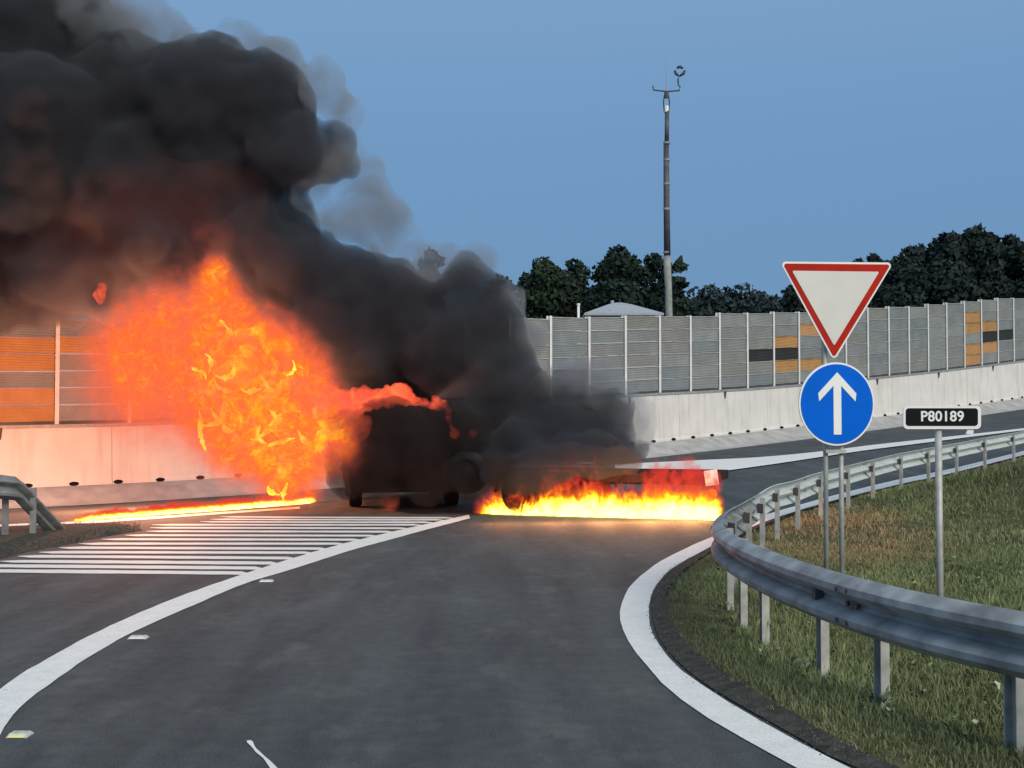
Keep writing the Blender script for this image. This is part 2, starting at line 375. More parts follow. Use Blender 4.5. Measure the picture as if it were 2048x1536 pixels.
while s < 76:
    m_ = MB(); n = 5; prof = [(0.0, 0, 0), (.05, 0, 0), (.045, .10, 0), (.02, .14, 0), (-.03, 0, 1), (-.32, 0, 1), (-.32, 0, 0)]
    rings = []
    for i in range(n):
        ss = s + .008 + (BL - .016) * i / (n - 1); p = WP(ss); zb = hwall(p.x, p.y) - .03; zt = ztop(ss)
        for (d, z, top) in prof[1:]:
            q = p + NRM * d; q.z = zt if top else zb + z; m_.v.append(tuple(q - org))
    np_ = len(prof) - 1
    for i in range(n - 1):
        for j in range(np_): j2 = (j + 1) % np_; m_.f.append((i * np_ + j, i * np_ + j2, (i + 1) * np_ + j2, (i + 1) * np_ + j))
    m_.f.append(tuple(range(np_))); m_.f.append(tuple(range((n - 1) * np_, n * np_))[::-1])
    m_.build('barrier_block', M['concrete'], bar)
    c = MB()
    for i in range(4):
        a = s + BL * i / 4; b2 = s + BL * (i + 1) / 4; lo4 = []; hi4 = []
        for ss, d in ((a, .0), (b2, .0), (b2, -.36), (a, -.36)):
            p = WP(ss) + NRM * d; z = ztop(ss); lo4.append(Vector((p.x, p.y, z + .004)) - org); hi4.append(Vector((p.x, p.y, z + .085)) - org)
        c.hexa(lo4, hi4)
    c.build('cap_strip', M['capsteel'], bar)
    p = WP(s + BL * .5) + NRM * .01; zz = ztop(s + BL * .5)
    MB().tube([p - org + Vector((0, 0, zz - .26)), p - org + Vector((0, 0, zz + .02))], [.02, .055], 8).build('bracket', M['dark'], bar)
    s += BL; k += 1
# drain mouths at the foot
s = -12
dr = MB()
while s < 60:
    p = WP(s) + NRM * .06; z = hwall(p.x, p.y)
    dr = MB().lathe([(0.001, -.02), (.085, -.02), (.10, 0), (.085, .015), (.001, .015)], 12, Matrix.Translation(p - org + Vector((0, 0, z + .045))) @ Matrix.Rotation(math.atan2(NRM.y, NRM.x), 4, 'Z') @ Matrix.Diagonal((1, 1.3, .55, 1)))
    dr.build('drain_mouth', M['signblack'], bar); s += 1.15

# ------------------------------------------------------------------ noise fence
def panel_mat(name, col, var=.12):
    m = node_mat(name, col, rough=.65, metal=.15, var=var, scale=1.6, spec=.3)
    n = m.node_tree; b = n.nodes['Principled BSDF']; t = [x for x in n.nodes if x.bl_idname == 'ShaderNodeTexCoord'][0]
    wv = n.nodes.new('ShaderNodeTexWave'); wv.bands_direction = 'Z'; wv.inputs['Scale'].default_value = 5; wv.inputs['Distortion'].default_value = .2
    n.links.new(t.outputs['Object'], wv.inputs[0])
    no = n.nodes.new('ShaderNodeTexNoise'); no.inputs['Scale'].default_value = 45; no.inputs['Detail'].default_value = 2; n.links.new(t.outputs['Object'], no.inputs[0])
    ad = n.nodes.new('ShaderNodeMath'); ad.operation = 'ADD'; n.links.new(wv.outputs['Fac'], ad.inputs[0]); n.links.new(no.outputs[0], ad.inputs[1])
    bu = n.nodes.new('ShaderNodeBump'); bu.inputs['Strength'].default_value = .5; bu.inputs['Distance'].default_value = .03
    n.links.new(ad.outputs[0], bu.inputs['Height']); n.links.new(bu.outputs[0], b.inputs['Normal']); return m
PM = {'g': [panel_mat('panel_grey', (.235, .25, .25)), panel_mat('panel_grey_light', (.27, .285, .28)), panel_mat('panel_grey_warm', (.25, .255, .24)), panel_mat('panel_grey_blue', (.22, .245, .255))],
      'o': [panel_mat('panel_orange', (.52, .28, .12)), panel_mat('panel_ochre', (.47, .26, .10))], 'd': [panel_mat('panel_dark', (.035, .036, .036))]}
M['fpost'] = node_mat('fence_post_pale', (.68, .70, .70), rough=.6, var=.1)
M['lip'] = node_mat('panel_lip', (.42, .43, .43), rough=.6, var=.15)
S0 = 24.2
posts = [S0 + 1.9 * i for i in range(-20, 1)] + [S0 + 1.8 * i for i in range(1, 27)]
TT = [(-9999, 640), (700, 637), (1105, 635), (1256, 633), (1391, 627), (1510, 625), (1616, 620), (1710, 616), (1754, 614), (1834, 609), (1871, 606.5), (1905, 603), (1969, 600), (1999, 597), (2040, 593), (2070, 590), (2110, 585), (2180, 577), (2260, 566)]
def topy(px):
    y = 640
    for a, b in TT:
        if px + 3 >= a: y = b
    return y
pat = {}      # (column, row) -> colour ; columns counted from the post at S0
def setc(col, rows, c):
    for r in rows: pat[(col, r)] = c
setc(4, [2, 4], 'o'); setc(4, [3], 'd'); setc(3, [3], 'd'); setc(5, [1, 4], 'o')
setc(13, [1, 2, 4, 5], 'o'); setc(14, [2, 4], 'o'); setc(14, [3], 'd'); setc(15, [3], 'd')
setc(-4, [4], 'o'); setc(-3, [4], 'd'); setc(-4, [5], 'o')
setc(-13, [1, 2, 4, 5], 'o'); setc(-12, [1], 'o'); setc(-14, [2, 3, 5], 'o'); setc(-15, [2, 4], 'o'); setc(-11, [3], 'd')
fence = empty('noise_fence', org); tag(fence, 'tall grey noise barrier with a few orange and dark panels, standing on the concrete wall', 'fence')
first_i = -20
OFF = -.17
for i in range(len(posts) - 1):
    a, b = posts[i], posts[i + 1]; col = i + first_i
    pa, pb = WP(a) + NRM * OFF, WP(b) + NRM * OFF
    pxm = s2px((a + b) / 2); yt = topy(s2px(a))
    za = at(s2px(a), yt, pa.y).z; zb = at(s2px(b), yt + (.5 if a > 26 else 0), pb.y).z
    if a < 20: m2 = (za + zb) / 2; za, zb = m2 - .03, m2 + .03
    ba, bb = ztop(a) + .16, ztop(b) + .16
    dirn = (pb - pa).normalized(); ga = pa + dirn * .05; gb = pb - dirn * .05
    for r in range(6):
        t0, t1 = r / 6, (r + 1) / 6
        A1, A0 = za + (ba - za) * t0, za + (ba - za) * t1; B1, B0 = zb + (bb - zb) * t0, zb + (bb - zb) * t1
        c = pat.get((col, r), 'g'); mt = rnd.choice(PM[c]); m_ = MB(); e = .012; base_ = (ga + gb) / 2
        def P(p, z, d): return Vector((p.x, p.y, z)) + NRM * d - org
        m_.hexa([P(ga, A0 + e, -.05), P(gb, B0 + e, -.05), P(gb, B0 + e, .035), P(ga, A0 + e, .035)],
                [P(ga, A1 - .03, -.05), P(gb, B1 - .03, -.05), P(gb, B1 - .03, .035), P(ga, A1 - .03, .035)])
        nf = len(m_.f)
        m_.hexa([P(ga, A1 - .029, -.05), P(gb, B1 - .029, -.05), P(gb, B1 - .029, .06), P(ga, A1 - .029, .06)],
                [P(ga, A1 - .001, -.05), P(gb, B1 - .001, -.05), P(gb, B1 - .001, .06), P(ga, A1 - .001, .06)])
        o = m_.build('panel', [mt, M['lip'] if c == 'g' else mt], fence)
        for q in range(nf, len(m_.f)): o.data.polygons[q].material_index = 1
        if c == 'o': o['label'] = 'orange panel'
        if c == 'd': o['label'] = 'dark panel'
    m_ = MB(); m_.hexa([P(ga, ztop(a) + .09, -.04), P(gb, ztop(b) + .09, -.04), P(gb, ztop(b) + .09, .02), P(ga, ztop(a) + .09, .02)],
                       [P(ga, ba + .008, -.04), P(gb, bb + .008, -.04), P(gb, bb + .008, .02), P(ga, ba + .008, .02)])
    m_.build('base_strip', M['dark'], fence)
    # H-shaped post
    zt = max(za, at(s2px(a), topy(s2px(a - .5)), pa.y).z if i else za) + .03; zb0 = ztop(a) + .09; R = Matrix.Rotation(math.atan2(dirn.y, dirn.x), 3, 'Z')
    p = pa - org; h_ = zt - zb0; m_ = MB()
    m_.box((p.x + NRM.x * .085, p.y + NRM.y * .085, zb0 + h_ / 2), (.105, .012, h_), R); m_.box((p.x - NRM.x * .085, p.y - NRM.y * .085, zb0 + h_ / 2), (.105, .012, h_), R)
    m_.box((p.x, p.y, zb0 + h_ / 2), (.012, .156, h_), R); m_.build('post', M['fpost'], fence)

# ------------------------------------------------------------------ guardrails
PROF = [(0, .435), (.03, .445), (.092, .487), (.10, .522), (.084, .545), (.010, .575), (.0, .595), (.010, .615), (.084, .645), (.10, .668), (.092, .703), (.03, .742), (0, .752)]
def offs_profile():
    t = .006; back = [(d - t, z + (t if z < .5 else (-t if z > .7 else 0))) for d, z in PROF]; return PROF + back[::-1]
P2 = offs_profile()
def sweep(path, side, zt, name, parent, org_, mat):
    m_ = MB(); n = len(path); k = len(P2)
    for i, p in enumerate(path):
        d = (path[min(i + 1, n - 1)] - path[max(i - 1, 0)]); d.z = 0; d.normalize(); nn = Vector((d.y, -d.x, 0)) * side
        for dd, z in P2:
            q = Vector((p.x, p.y, 0)) + nn * dd; q.z = p.z + (z - .75) + zt; m_.v.append(tuple(q - org_))
    for i in range(n - 1):
        for j in range(k): j2 = (j + 1) % k; m_.f.append((i * k + j, i * k + j2, (i + 1) * k + j2, (i + 1) * k + j))
    m_.f.append(tuple(range(k))); m_.f.append(tuple(range((n - 1) * k, n * k))[::-1])
    o = m_.build(name, mat, parent, smooth=True)
    try: o.data.set_sharp_from_angle(angle=math.radians(40))
    except Exception: pass
    return o
back_tops = [(1586, 966), (1635, 950), (1688, 937), (1740, 924), (1795, 911), (1852, 900), (1909, 890), (1966, 879), (2022, 869), (2078, 858), (2134, 847)]
path = [Vector(p + (0,)) for p in [(5.4, -.5), (4.5, 1.5), (3.6, 3.3), (2.9, 4.65), (2.41, 5.65), (2.15, 6.25), (1.97, 6.9), (1.85, 7.6), (1.77, 8.4), (1.745, 9.3), (1.82, 10.4), (2.12, 11.8), (2.5, 13), (2.95, 14.4), (3.5, 16.1)]]
bk = [ground(px, py, .72) for px, py in back_tops]
path += [Vector((q.x, q.y, 0)) for q in bk]
path = resample(path, 260)
for p in path: p.z = hs(p.x, p.y)
Ls = [0]
for a, b in zip(path, path[1:]): Ls.append(Ls[-1] + (b - a).length)
gorg = Vector((1.82, 10.4, 0))
rail = empty('guardrail', gorg); tag(rail, 'galvanized steel guardrail curving around the grass island on the right', 'guardrail')
# beams of 4 m that overlap
def idx_at(L): return min(range(len(Ls)), key=lambda i: abs(Ls[i] - L))
L = 0.0; kk = 0
while L < Ls[-1] - .5:
    a, b = idx_at(L), min(idx_at(L + 4.0) + 1, len(path) - 1)
    nrm_off = .004 if kk % 2 else 0
    pts = []
    for i in range(a, b + 1):
        d = (path[min(i + 1, len(path) - 1)] - path[max(i - 1, 0)]); d.z = 0; d.normalize()
        pts.append(path[i] + Vector((-d.y, d.x, 0)) * nrm_off)
    sweep(pts, -1, .75, 'beam', rail, gorg, M['clean'] if L > 15.5 else M['steel'])
    # bolts at the joint
    for (dd, z) in ((.086, .505), (.086, .68), (.02, .595)):
        for e_ in (-.06, .06):
            i = idx_at(L + .1); d = (path[i + 1] - path[i]).normalized(); nn = Vector((-d.y, d.x, 0))
            c_ = path[i] + d * e_ + nn * dd + Vector((0, 0, z)); 
            MB().tube([c_ - gorg, c_ - gorg + nn * .016], .016, 6).build('bolt', M['dark'], rail)
    L += 4.0; kk += 1
def gpost(x, y, z0, top, d, parent, org_, wd=.1, mat=None):
    R = Matrix.Rotation(math.atan2(d.y, d.x), 3, 'Z'); h_ = top - z0 + .25; c = Vector((x, y, z0 - .25 + h_ / 2)) - org_
    m_ = MB(); m_.box(c, (wd, .006, h_), R)
    m_.box(c + R @ Vector((wd / 2 - .003, .027, 0)), (.006, .048, h_), R); m_.box(c + R @ Vector((-wd / 2 + .003, .027, 0)), (.006, .048, h_), R)
    m_.build('post', M['oldsteel'] if parent.name != 'guardrail' else M['post'], parent)
def near_i(x, y): return min(range(len(path)), key=lambda i: (path[i].x - x) ** 2 + (path[i].y - y) ** 2)
pb_ = [ground(px, py) for px, py in ((1985, 1530), (1770, 1435), (1635, 1375), (1548, 1297), (1493, 1262), (1463, 1226))]
pp = [(q.x, q.y) for q in pb_] + [(3.2, 4.3), (3.9, 3.0)] + [(2.17, 11.7), (2.5, 12.9), (2.93, 14.2), (3.5, 16.05)] + [(q.x, q.y) for q in bk]
for (x, y) in pp:
    i = min(max(near_i(x, y), 1), len(path) - 2); d = path[i + 1] - path[i - 1]; d.z = 0; d.normalize(); ins = Vector((d.y, -d.x, 0))
    q = path[i] + ins * .085
    gpost(q.x, q.y, hs(q.x, q.y), hs(q.x, q.y) + .72, d, rail, gorg, .078)
    c_ = path[i] + ins * .04; c_.z = hs(c_.x, c_.y) + .60
    MB().box(c_ - gorg, (.09, .07, .11), Matrix.Rotation(math.atan2(d.y, d.x), 3, 'Z')).build('spacer', M['dark'], rail)
# reflectors on the beam
for L_ in (5.1, 8.6):
    i = idx_at(L_); d = (path[i + 1] - path[i]).normalized(); nn = Vector((-d.y, d.x, 0)); c_ = path[i] + nn * .035 + Vector((0, 0, .60))
    MB().box(c_ - gorg, (.05, .05, .07), Matrix.Rotation(math.atan2(d.y, d.x), 3, 'Z')).build('reflector', M['dark'], rail)

lorg = Vector((-6.9, 15.8, 0))
rl = empty('guardrail', lorg); tag(rl, 'guardrail end ramping down to the ground at the left edge, before the hatched area', 'guardrail')
lk = [Vector(q) for q in [(-11, 14.6, 0), (-6.72, 15.8, .0), (-6.58, 15.92, -.03), (-6.36, 17.15, -.86)]]; lp = []
for q0, q1, n_ in zip(lk, lk[1:], (24, 3, 22)): lp += [q0.lerp(q1, i / n_) for i in range(n_)]
lp.append(lk[-1])
M['oldsteel'] = node_mat('weathered_steel', (.20, .21, .21), rough=.7, metal=.2, var=.35, scale=5)
sweep(lp[:26], 1, .93, 'beam', rl, lorg, M['oldsteel']); sweep([p + Vector((0, .004, 0)) for p in lp[25:]], 1, .93, 'end_ramp', rl, lorg, M['oldsteel'])
for x, y in ((-10.4, 15.0), (-8.6, 15.4), (-6.72, 15.95), (-6.45, 16.2)):
    gpost(x, y, 0, .74, Vector((1, .25, 0)).normalized(), rl, lorg, .08)

# ------------------------------------------------------------------ signs
sy = 10.0
sorg = Vector((at(1668, 900, sy).x, sy, 0)); sg = empty('road_sign', sorg)
tag(sg, 'give way triangle above a blue ahead-only arrow disc, on two grey posts behind the guardrail', 'road sign')
def flat(name, pts, y0, th, mat, parent, o_, bevel=0):
    P_ = [at(px, py, sy) - o_ for px, py in pts]; n = len(P_)
    v = [(p.x, y0, p.z) for p in P_] + [(p.x, y0 + th, p.z) for p in P_]
    f = [tuple(range(n))[::-1], tuple(range(n, 2 * n))] + [(i, (i + 1) % n, n + (i + 1) % n, n + i) for i in range(n)]
    ob = mesh(name, v, f, mat, parent); bm = bmesh.new(); bm.from_mesh(ob.data); bmesh.ops.recalc_face_normals(bm, faces=bm.faces); bm.to_mesh(ob.data); bm.free(); return ob
def rounded(pts, r, n=6):
    out_ = []; pts = [Vector(p).to_2d() if len(p) > 2 else Vector(p) for p in pts]; m_ = len(pts)
    for i in range(m_):
        a, b, c = pts[i - 1], pts[i], pts[(i + 1) % m_]; u = (a - b).normalized(); v = (c - b).normalized()
        ang = u.angle(v); t = r / math.tan(ang / 2); cen = b + (u + v).normalized() * (r / math.sin(ang / 2)); s_ = b + u * t - cen; e_ = b + v * t - cen
        for k in range(n + 1):
            q = s_.lerp(e_, k / n); out_.append(cen + q.normalized() * r)
    return [(p.x, p.y) for p in out_]
flat('yield_plate', rounded([(1558, 524), (1785, 526), (1666, 723)], 7), -.03, .012, M['whiteb'], sg, sorg)
flat('red_border', rounded([(1564, 528), (1779, 530), (1666, 716)], 4), -.0335, .003, M['red'], sg, sorg)
flat('white_field', rounded([(1582, 542.5), (1756, 544.5), (1666, 692)], 2), -.037, .003, M['white'], sg, sorg)
dc = empty('disc_sign', at(1671, 808, sy) - sorg + Vector((0, -.045, 0)), math.radians(14)); dc.parent = sg
r_ = 83 / 2400 * sy
def disc(name, r, y0, th, mat, par):
    m_ = MB(); n = 48; v = [(r * math.cos(2 * PI * k / n), y0, r * math.sin(2 * PI * k / n)) for k in range(n)]; v += [(a, y0 + th, c) for a, b, c in v]
    m_.add(v, [tuple(range(n)), tuple(range(n, 2 * n))[::-1]] + [(i, n + i, n + (i + 1) % n, (i + 1) % n) for i in range(n)]); return m_.build(name, mat, par)
def arrow(par):
    k = sy / 2400; 
    pts = [(-8.5, -61), (8.5, -61), (8.5, 36), (40, 5), (42, 21), (0, 63), (-42, 21), (-40, 5), (-8.5, 36)]
    n = len(pts); v = [(x * k, -.0085, z * k) for x, z in pts]; v += [(x * k, -.005, z * k) for x, z in pts]
    return mesh('arrow', v, [(0, 1, 2, 8), (2, 3, 4, 5), (8, 2, 5), (8, 5, 6, 7)] + [(i, n + i, n + (i + 1) % n, (i + 1) % n) for i in range(n)], M['whiteb'], par)
dd = dc; bpy.data.objects.remove(dc)
dloc = at(1671, 808, sy) - sorg + Vector((0, -.045, 0))
d0 = disc('disc_plate', r_, 0, .012, M['whiteb'], sg); d0.location = dloc; d0.rotation_euler = (0, 0, math.radians(14))
d1 = disc('blue_field', r_ * .955, -.004, .0035, M['blue'], d0); arrow(d0)
for px in (1653, 1684):
    p = at(px, 900, sy) - sorg; MB().tube([(p.x, .03, -.2), (p.x, .03, 2.86 if px == 1653 else 2.0)], .021, 12).build('post', M['post'], sg, smooth=True)
for py in (560, 640, 760, 850):
    p = at(1668, py, sy) - sorg; MB().box((p.x, .012, p.z), (.20, .02, .03)).build('clamp', M['post'], sg)
MB().box((at(1671, 900, sy).x - sorg.x, .0, at(1671, 903, sy).z), (.17, .04, .03)).build('clamp', M['post'], sg)
# number plate sign
sy = 9.0
norg = Vector((at(1878, 900, sy).x, sy, 0)); ns = empty('number_sign', norg); tag(ns, 'small black plate with white rim reading P80189 on a single grey post', 'sign')
flat('plate', rounded([(1804, 812), (1959, 812), (1959, 858), (1804, 858)], 9), -.03, .012, M['whiteb'], ns, norg)
flat('black_field', rounded([(1809, 816.5), (1952.5, 816.5), (1952.5, 851.5), (1809, 851.5)], 6), -.034, .003, M['signblack'], ns, norg)
fc = bpy.data.curves.new('lettering', 'FONT'); fc.body = 'P80189'; fc.align_x = 'CENTER'; fc.align_y = 'CENTER'; fc.size = .106; fc.extrude = .0012; fc.offset = .0022; fc.space_character = 1.03
tmpo = bpy.data.objects.new('lettering', fc); C.objects.link(tmpo); bpy.context.view_layer.update()
fme = bpy.data.meshes.new_from_object(tmpo.evaluated_get(bpy.context.evaluated_depsgraph_get())); bpy.data.objects.remove(tmpo)
fo = link('lettering', fme); fo.parent = ns; p = at(1881, 833.5, sy) - norg; fo.location = (p.x, -.0365, p.z); fo.rotation_euler = (PI / 2, 0, 0); fme.materials.clear(); fme.materials.append(M['whiteb'])
MB().tube([(0, .01, -.25), (0, .01, 1.63)], .026, 12).build('post', M['post'], ns, smooth=True)
p = at(1938, 862, sy) - norg; MB().hexa([(p.x - .03, -.02, p.z - .022), (p.x + .025, -.02, p.z - .022), (p.x + .025, .0, p.z - .022), (p.x - .03, .0, p.z - .022)], [(p.x - .012, -.02, p.z + .018), (p.x + .028, -.02, p.z + .018), (p.x + .028, .0, p.z + .018), (p.x - .012, .0, p.z + .018)]).build('tag', M['whiteb'], ns)

# ------------------------------------------------------------------ grass
def inside(x, y, poly):
    c = False; n = len(poly); j = n - 1
    for i in range(n):
        xi, yi = poly[i]; xj, yj = poly[j]
        if (yi > y) != (yj > y) and x < (xj - xi) * (y - yi) / (yj - yi) + xi: c = not c
        j = i
    return c
def segdist(x, y, segs):
    d2 = ((x - segs[:, 0]) ** 2 + (y - segs[:, 1]) ** 2).min(); return math.sqrt(d2)
inn = resample(inner, 240)
segs = np.array([(p.x, p.y) for p in resample(inner, 420)])
poly = [(p.x, p.y) for p in inn] + [(70, 62), (70, -5), (5.2, -5)]
PX = np.array([p.x for p in inn] + [70, 70, 5.2]); PY = np.array([p.y for p in inn] + [62, -5, -5])
def inside_many(x, y):
    c = np.zeros(len(x), bool); j = len(PX) - 1
    for i in range(len(PX)):
        if PY[i] != PY[j]:
            c ^= ((PY[i] > y) != (PY[j] > y)) & (x < (PX[j] - PX[i]) * (y - PY[i]) / (PY[j] - PY[i]) + PX[i])
        j = i
    return c
def dist_many(x, y):
    d = np.full(len(x), 1e9)
    for a, b in segs: np.minimum(d, (x - a) ** 2 + (y - b) ** 2, out=d)
    return np.sqrt(d)
def verge_z(x, y, d):
    k = min(1, max(0, (d - .10) / 1.4)); bump = .05 * mnoise.noise(Vector((x * 1.3, y * 1.3, 1))) + .12 * mnoise.noise(Vector((x * .35, y * .35, 3)))
    knoll = .50 * math.exp(-(((x - 8.9) / 1.7) ** 2 + ((y - 20.8) / 2.4) ** 2))
    return hs(x, y) - .012 + min(d, .35) * .10 + k * (.02 + max(-.02, bump)) + knoll * k
def verge(x0, x1, y0, y1, st, keep):
    xs = np.arange(x0, x1, st); ys = np.arange(y0, y1, st); vid = {}; v = []; f = []; D = {}
    for i, x in enumerate(xs):
        for j, y in enumerate(ys):
            if keep(x, y) and inside(x, y, poly):
                d = segdist(x, y, segs); vid[(i, j)] = len(v); v.append((x, y, verge_z(x, y, d)))
    for (i, j) in list(vid):
        q = [(i, j), (i + 1, j), (i + 1, j + 1), (i, j + 1)]
        if all(k_ in vid for k_ in q): f.append(tuple(vid[k_] for k_ in q))
    return v, f
v, f = verge(1.0, 14, -3, 26, .16, lambda x, y: True); v2, f2 = verge(13.8, 60, -3, 60, .9, lambda x, y: True); v3, f3 = verge(5, 14.8, 25.5, 45, .5, lambda x, y: True)
mv = MB(); mv.add(v, f); mv.add(v2, f2); mv.add(v3, f3); tag(mv.build('grass_verge', M['soil'], smooth=True), kind='structure')
# dirty strip between line and grass
off1 = []; off2 = []
inn2 = resample(inner[:-1], 160)
for i, p in enumerate(inn2):
    d = inn2[min(i + 1, 159)] - inn2[max(i - 1, 0)]; d.z = 0; d.normalize(); q = Vector((d.y, -d.x, 0))
    wgt = .17 + .08 * mnoise.noise(Vector((i * .11, 0, 0))) + .05 * mnoise.noise(Vector((i * .45, 3, 0)))
    off1.append(p + q * .03); off2.append(p + q * wgt)
v = []
for a, b in zip(off1, off2):
    for t in (0, .5, 1):
        q = a.lerp(b, t); v.append((q.x, q.y, hs(q.x, q.y) + .010 + .03 * t))
tag(mesh('dirt_strip', v, [(i * 3 + k, i * 3 + k + 1, i * 3 + 4 + k, i * 3 + 3 + k) for i in range(159) for k in (0, 1)], M['dirt'], smooth=True), kind='structure')

def attr_mat(name, rough=.85, trans=.25):
    m = bpy.data.materials.new(name); m.use_nodes = True; n = m.node_tree; b = n.nodes['Principled BSDF']
    a = n.nodes.new('ShaderNodeAttribute'); a.attribute_name = 'tint'; n.links.new(a.outputs['Color'], b.inputs['Base Color']); b.inputs['Roughness'].default_value = rough
    b.inputs['Specular IOR Level'].default_value = .2
    return m
M['blade'] = attr_mat('grass_blades'); M['leaf'] = attr_mat('leaves')
def build_tinted(name, V, Fc, cols, mat, parent=None, tri=True):
    """V (n,3) ; Fc (m,k) ; cols (m,3) one colour per face"""
    me = bpy.data.meshes.new(name); V = np.asarray(V, np.float32); Fc = np.asarray(Fc, np.int32); k = Fc.shape[1]
    me.vertices.add(len(V)); me.vertices.foreach_set('co', V.ravel()); me.loops.add(Fc.size); me.loops.foreach_set('vertex_index', Fc.ravel())
    me.polygons.add(len(Fc)); me.polygons.foreach_set('loop_start', np.arange(0, Fc.size, k, dtype=np.int32)); me.polygons.foreach_set('loop_total', np.full(len(Fc), k, np.int32))
    me.update(calc_edges=True); at_ = me.color_attributes.new('tint', 'FLOAT_COLOR', 'CORNER')
    cc = np.ones((Fc.size, 4), np.float32); cc[:, :3] = np.repeat(np.asarray(cols, np.float32), k, axis=0); at_.data.foreach_set('color', cc.ravel())
    me.materials.append(mat); me.validate(); return link(name, me, parent)
rs = np.random.RandomState(5)
def grass(N, x0, x1, y0, y1, hmin, hmax, wid, name):
    V = []; Fc = []; cols = []; tries = 0; cnt = 0
    xs = rs.uniform(x0, x1, N); ys = y0 + (y1 - y0) * rs.uniform(0, 1, N) ** 1.35
    ok_ = inside_many(xs, ys) & (xs / np.maximum(ys, .1) < .60); xs = xs[ok_]; ys = ys[ok_]; ds = dist_many(xs, ys)
    for x, y, d in zip(xs.tolist(), ys.tolist(), ds.tolist()):
        nn = mnoise.noise(Vector((x * .9, y * .9, 7))); n2 = mnoise.noise(Vector((x * 3.1, y * 3.1, 2)))
        if d < .17 + .12 * n2 + .10 * rs.rand(): continue
        if nn + .5 * n2 < -.5 and rs.rand() < .5: continue
        z = verge_z(x, y, d) - .01
        near = max(.62, min(1, (d - .05) / .6))
        clump = math.exp(-(((x - 8.9) / 1.6) ** 2 + ((y - 20.8) / 2.2) ** 2)); hh = (1 + 1.6 * clump) * (hmin + (hmax - hmin) * rs.rand() ** 2) * (1 + .55 * nn + .3 * n2) * near
        a = rs.uniform(0, 2 * PI); lean = rs.uniform(.1, .75) * hh; w_ = wid * rs.uniform(.6, 1.3)
        dx, dy = math.cos(a), math.sin(a); b_ = len(V)
        a2 = rs.uniform(0, PI); ux, uy = math.cos(a2) * w_, math.sin(a2) * w_
        V += [(x - ux, y - uy, z), (x + ux, y + uy, z), (x + dx * lean * .45 - ux * .7, y + dy * lean * .45 - uy * .7, z + hh * .62), (x + dx * lean * .45 + ux * .7, y + dy * lean * .45 + uy * .7, z + hh * .62), (x + dx * lean, y + dy * lean, z + hh * .93)]
        Fc += [(b_, b_ + 1, b_ + 3), (b_, b_ + 3, b_ + 2), (b_ + 2, b_ + 3, b_ + 4)]
        dry = max(0, min(1, .05 + .45 * mnoise.noise(Vector((x * .45, y * .45, 11)))))
        pale = max(0, 1 - ((x - 4.4 - (y - 16) * .22) / 1.5) ** 2 - ((y - 17.0) / 5.0) ** 2 + .35 * n2)      # parched patch inside the bend
        dry = min(1, max(dry * .6, pale * 1.3, (.75 - (d - .2) / .6) * (1 if y > 13 else .35)))
        g0 = np.array((.155, .188, .088)) * rs.uniform(.78, 1.25) * (1 + .55 * nn) * (1 - .35 * clump); d0_ = np.array((.30, .215, .12)) * rs.uniform(.7, 1.3)
        if rs.rand() < .05: g0 = np.array((.24, .26, .15))
        t = dry if rs.rand() < .8 else rs.rand() * dry; c = g0 * (1 - t) + d0_ * t
        cols += [c, c, c * 1.1]
        cnt += 1
    o = build_tinted(name, V, Fc, cols, M['blade']); tag(o, kind='stuff'); return o
g1 = grass(350000, 1.0, 7.5, 3.4, 15, .035, .10, .0040, 'grass'); tag(g1, 'short green grass under and behind the near guardrail', 'grass', kind='stuff')
g2 = grass(190000, 2.5, 18, 12, 34, .03, .10, .009, 'grass'); tag(g2, 'browned grass sloping up beyond the road signs', 'grass', kind='stuff')
# broad-leaved weeds
V = []; Fc = []; cols = []
wn = 0
while wn < 420:
    y = 4.2 + 9 * rs.rand() ** 1.5; x = rs.uniform(1.4, 5.5)
    if not inside(x, y, poly): continue
    d = segdist(x, y, segs)
    if d < .55 or mnoise.noise(Vector((x * 1.1, y * 1.1, 31))) < -.12: continue
    wn += 1; z = verge_z(x, y, d); nl = rs.randint(5, 10); big = rs.uniform(.4, 1.0)
    base = np.array((.13, .175, .075)) * rs.uniform(.6, 1.5)
    for k in range(nl):
        a = rs.uniform(0, 2 * PI); l = .07 * big * rs.uniform(.6, 1.3); ww = l * .30; el = rs.uniform(.2, 1.2)
        dx, dy, dz = math.cos(a) * math.cos(el), math.sin(a) * math.cos(el), math.sin(el); sx, sy_ = -math.sin(a) * ww, math.cos(a) * ww; zs = z + rs.uniform(0, .10) * big
        b_ = len(V); V += [(x, y, zs), (x + dx * l * .5 + sx, y + dy * l * .5 + sy_, zs + dz * l * .5), (x + dx * l, y + dy * l, zs + dz * l * .75), (x + dx * l * .5 - sx, y + dy * l * .5 - sy_, zs + dz * l * .5)]
        Fc.append((b_, b_ + 1, b_ + 2, b_ + 3)); cols.append(base * rs.uniform(.7, 1.4) if rs.rand() > .12 else np.array((.40, .42, .30)))
tag(build_tinted('weeds', V, Fc, cols, M['leaf']), 'broad-leaved weeds among the grass under the guardrail', 'weeds', kind='stuff')
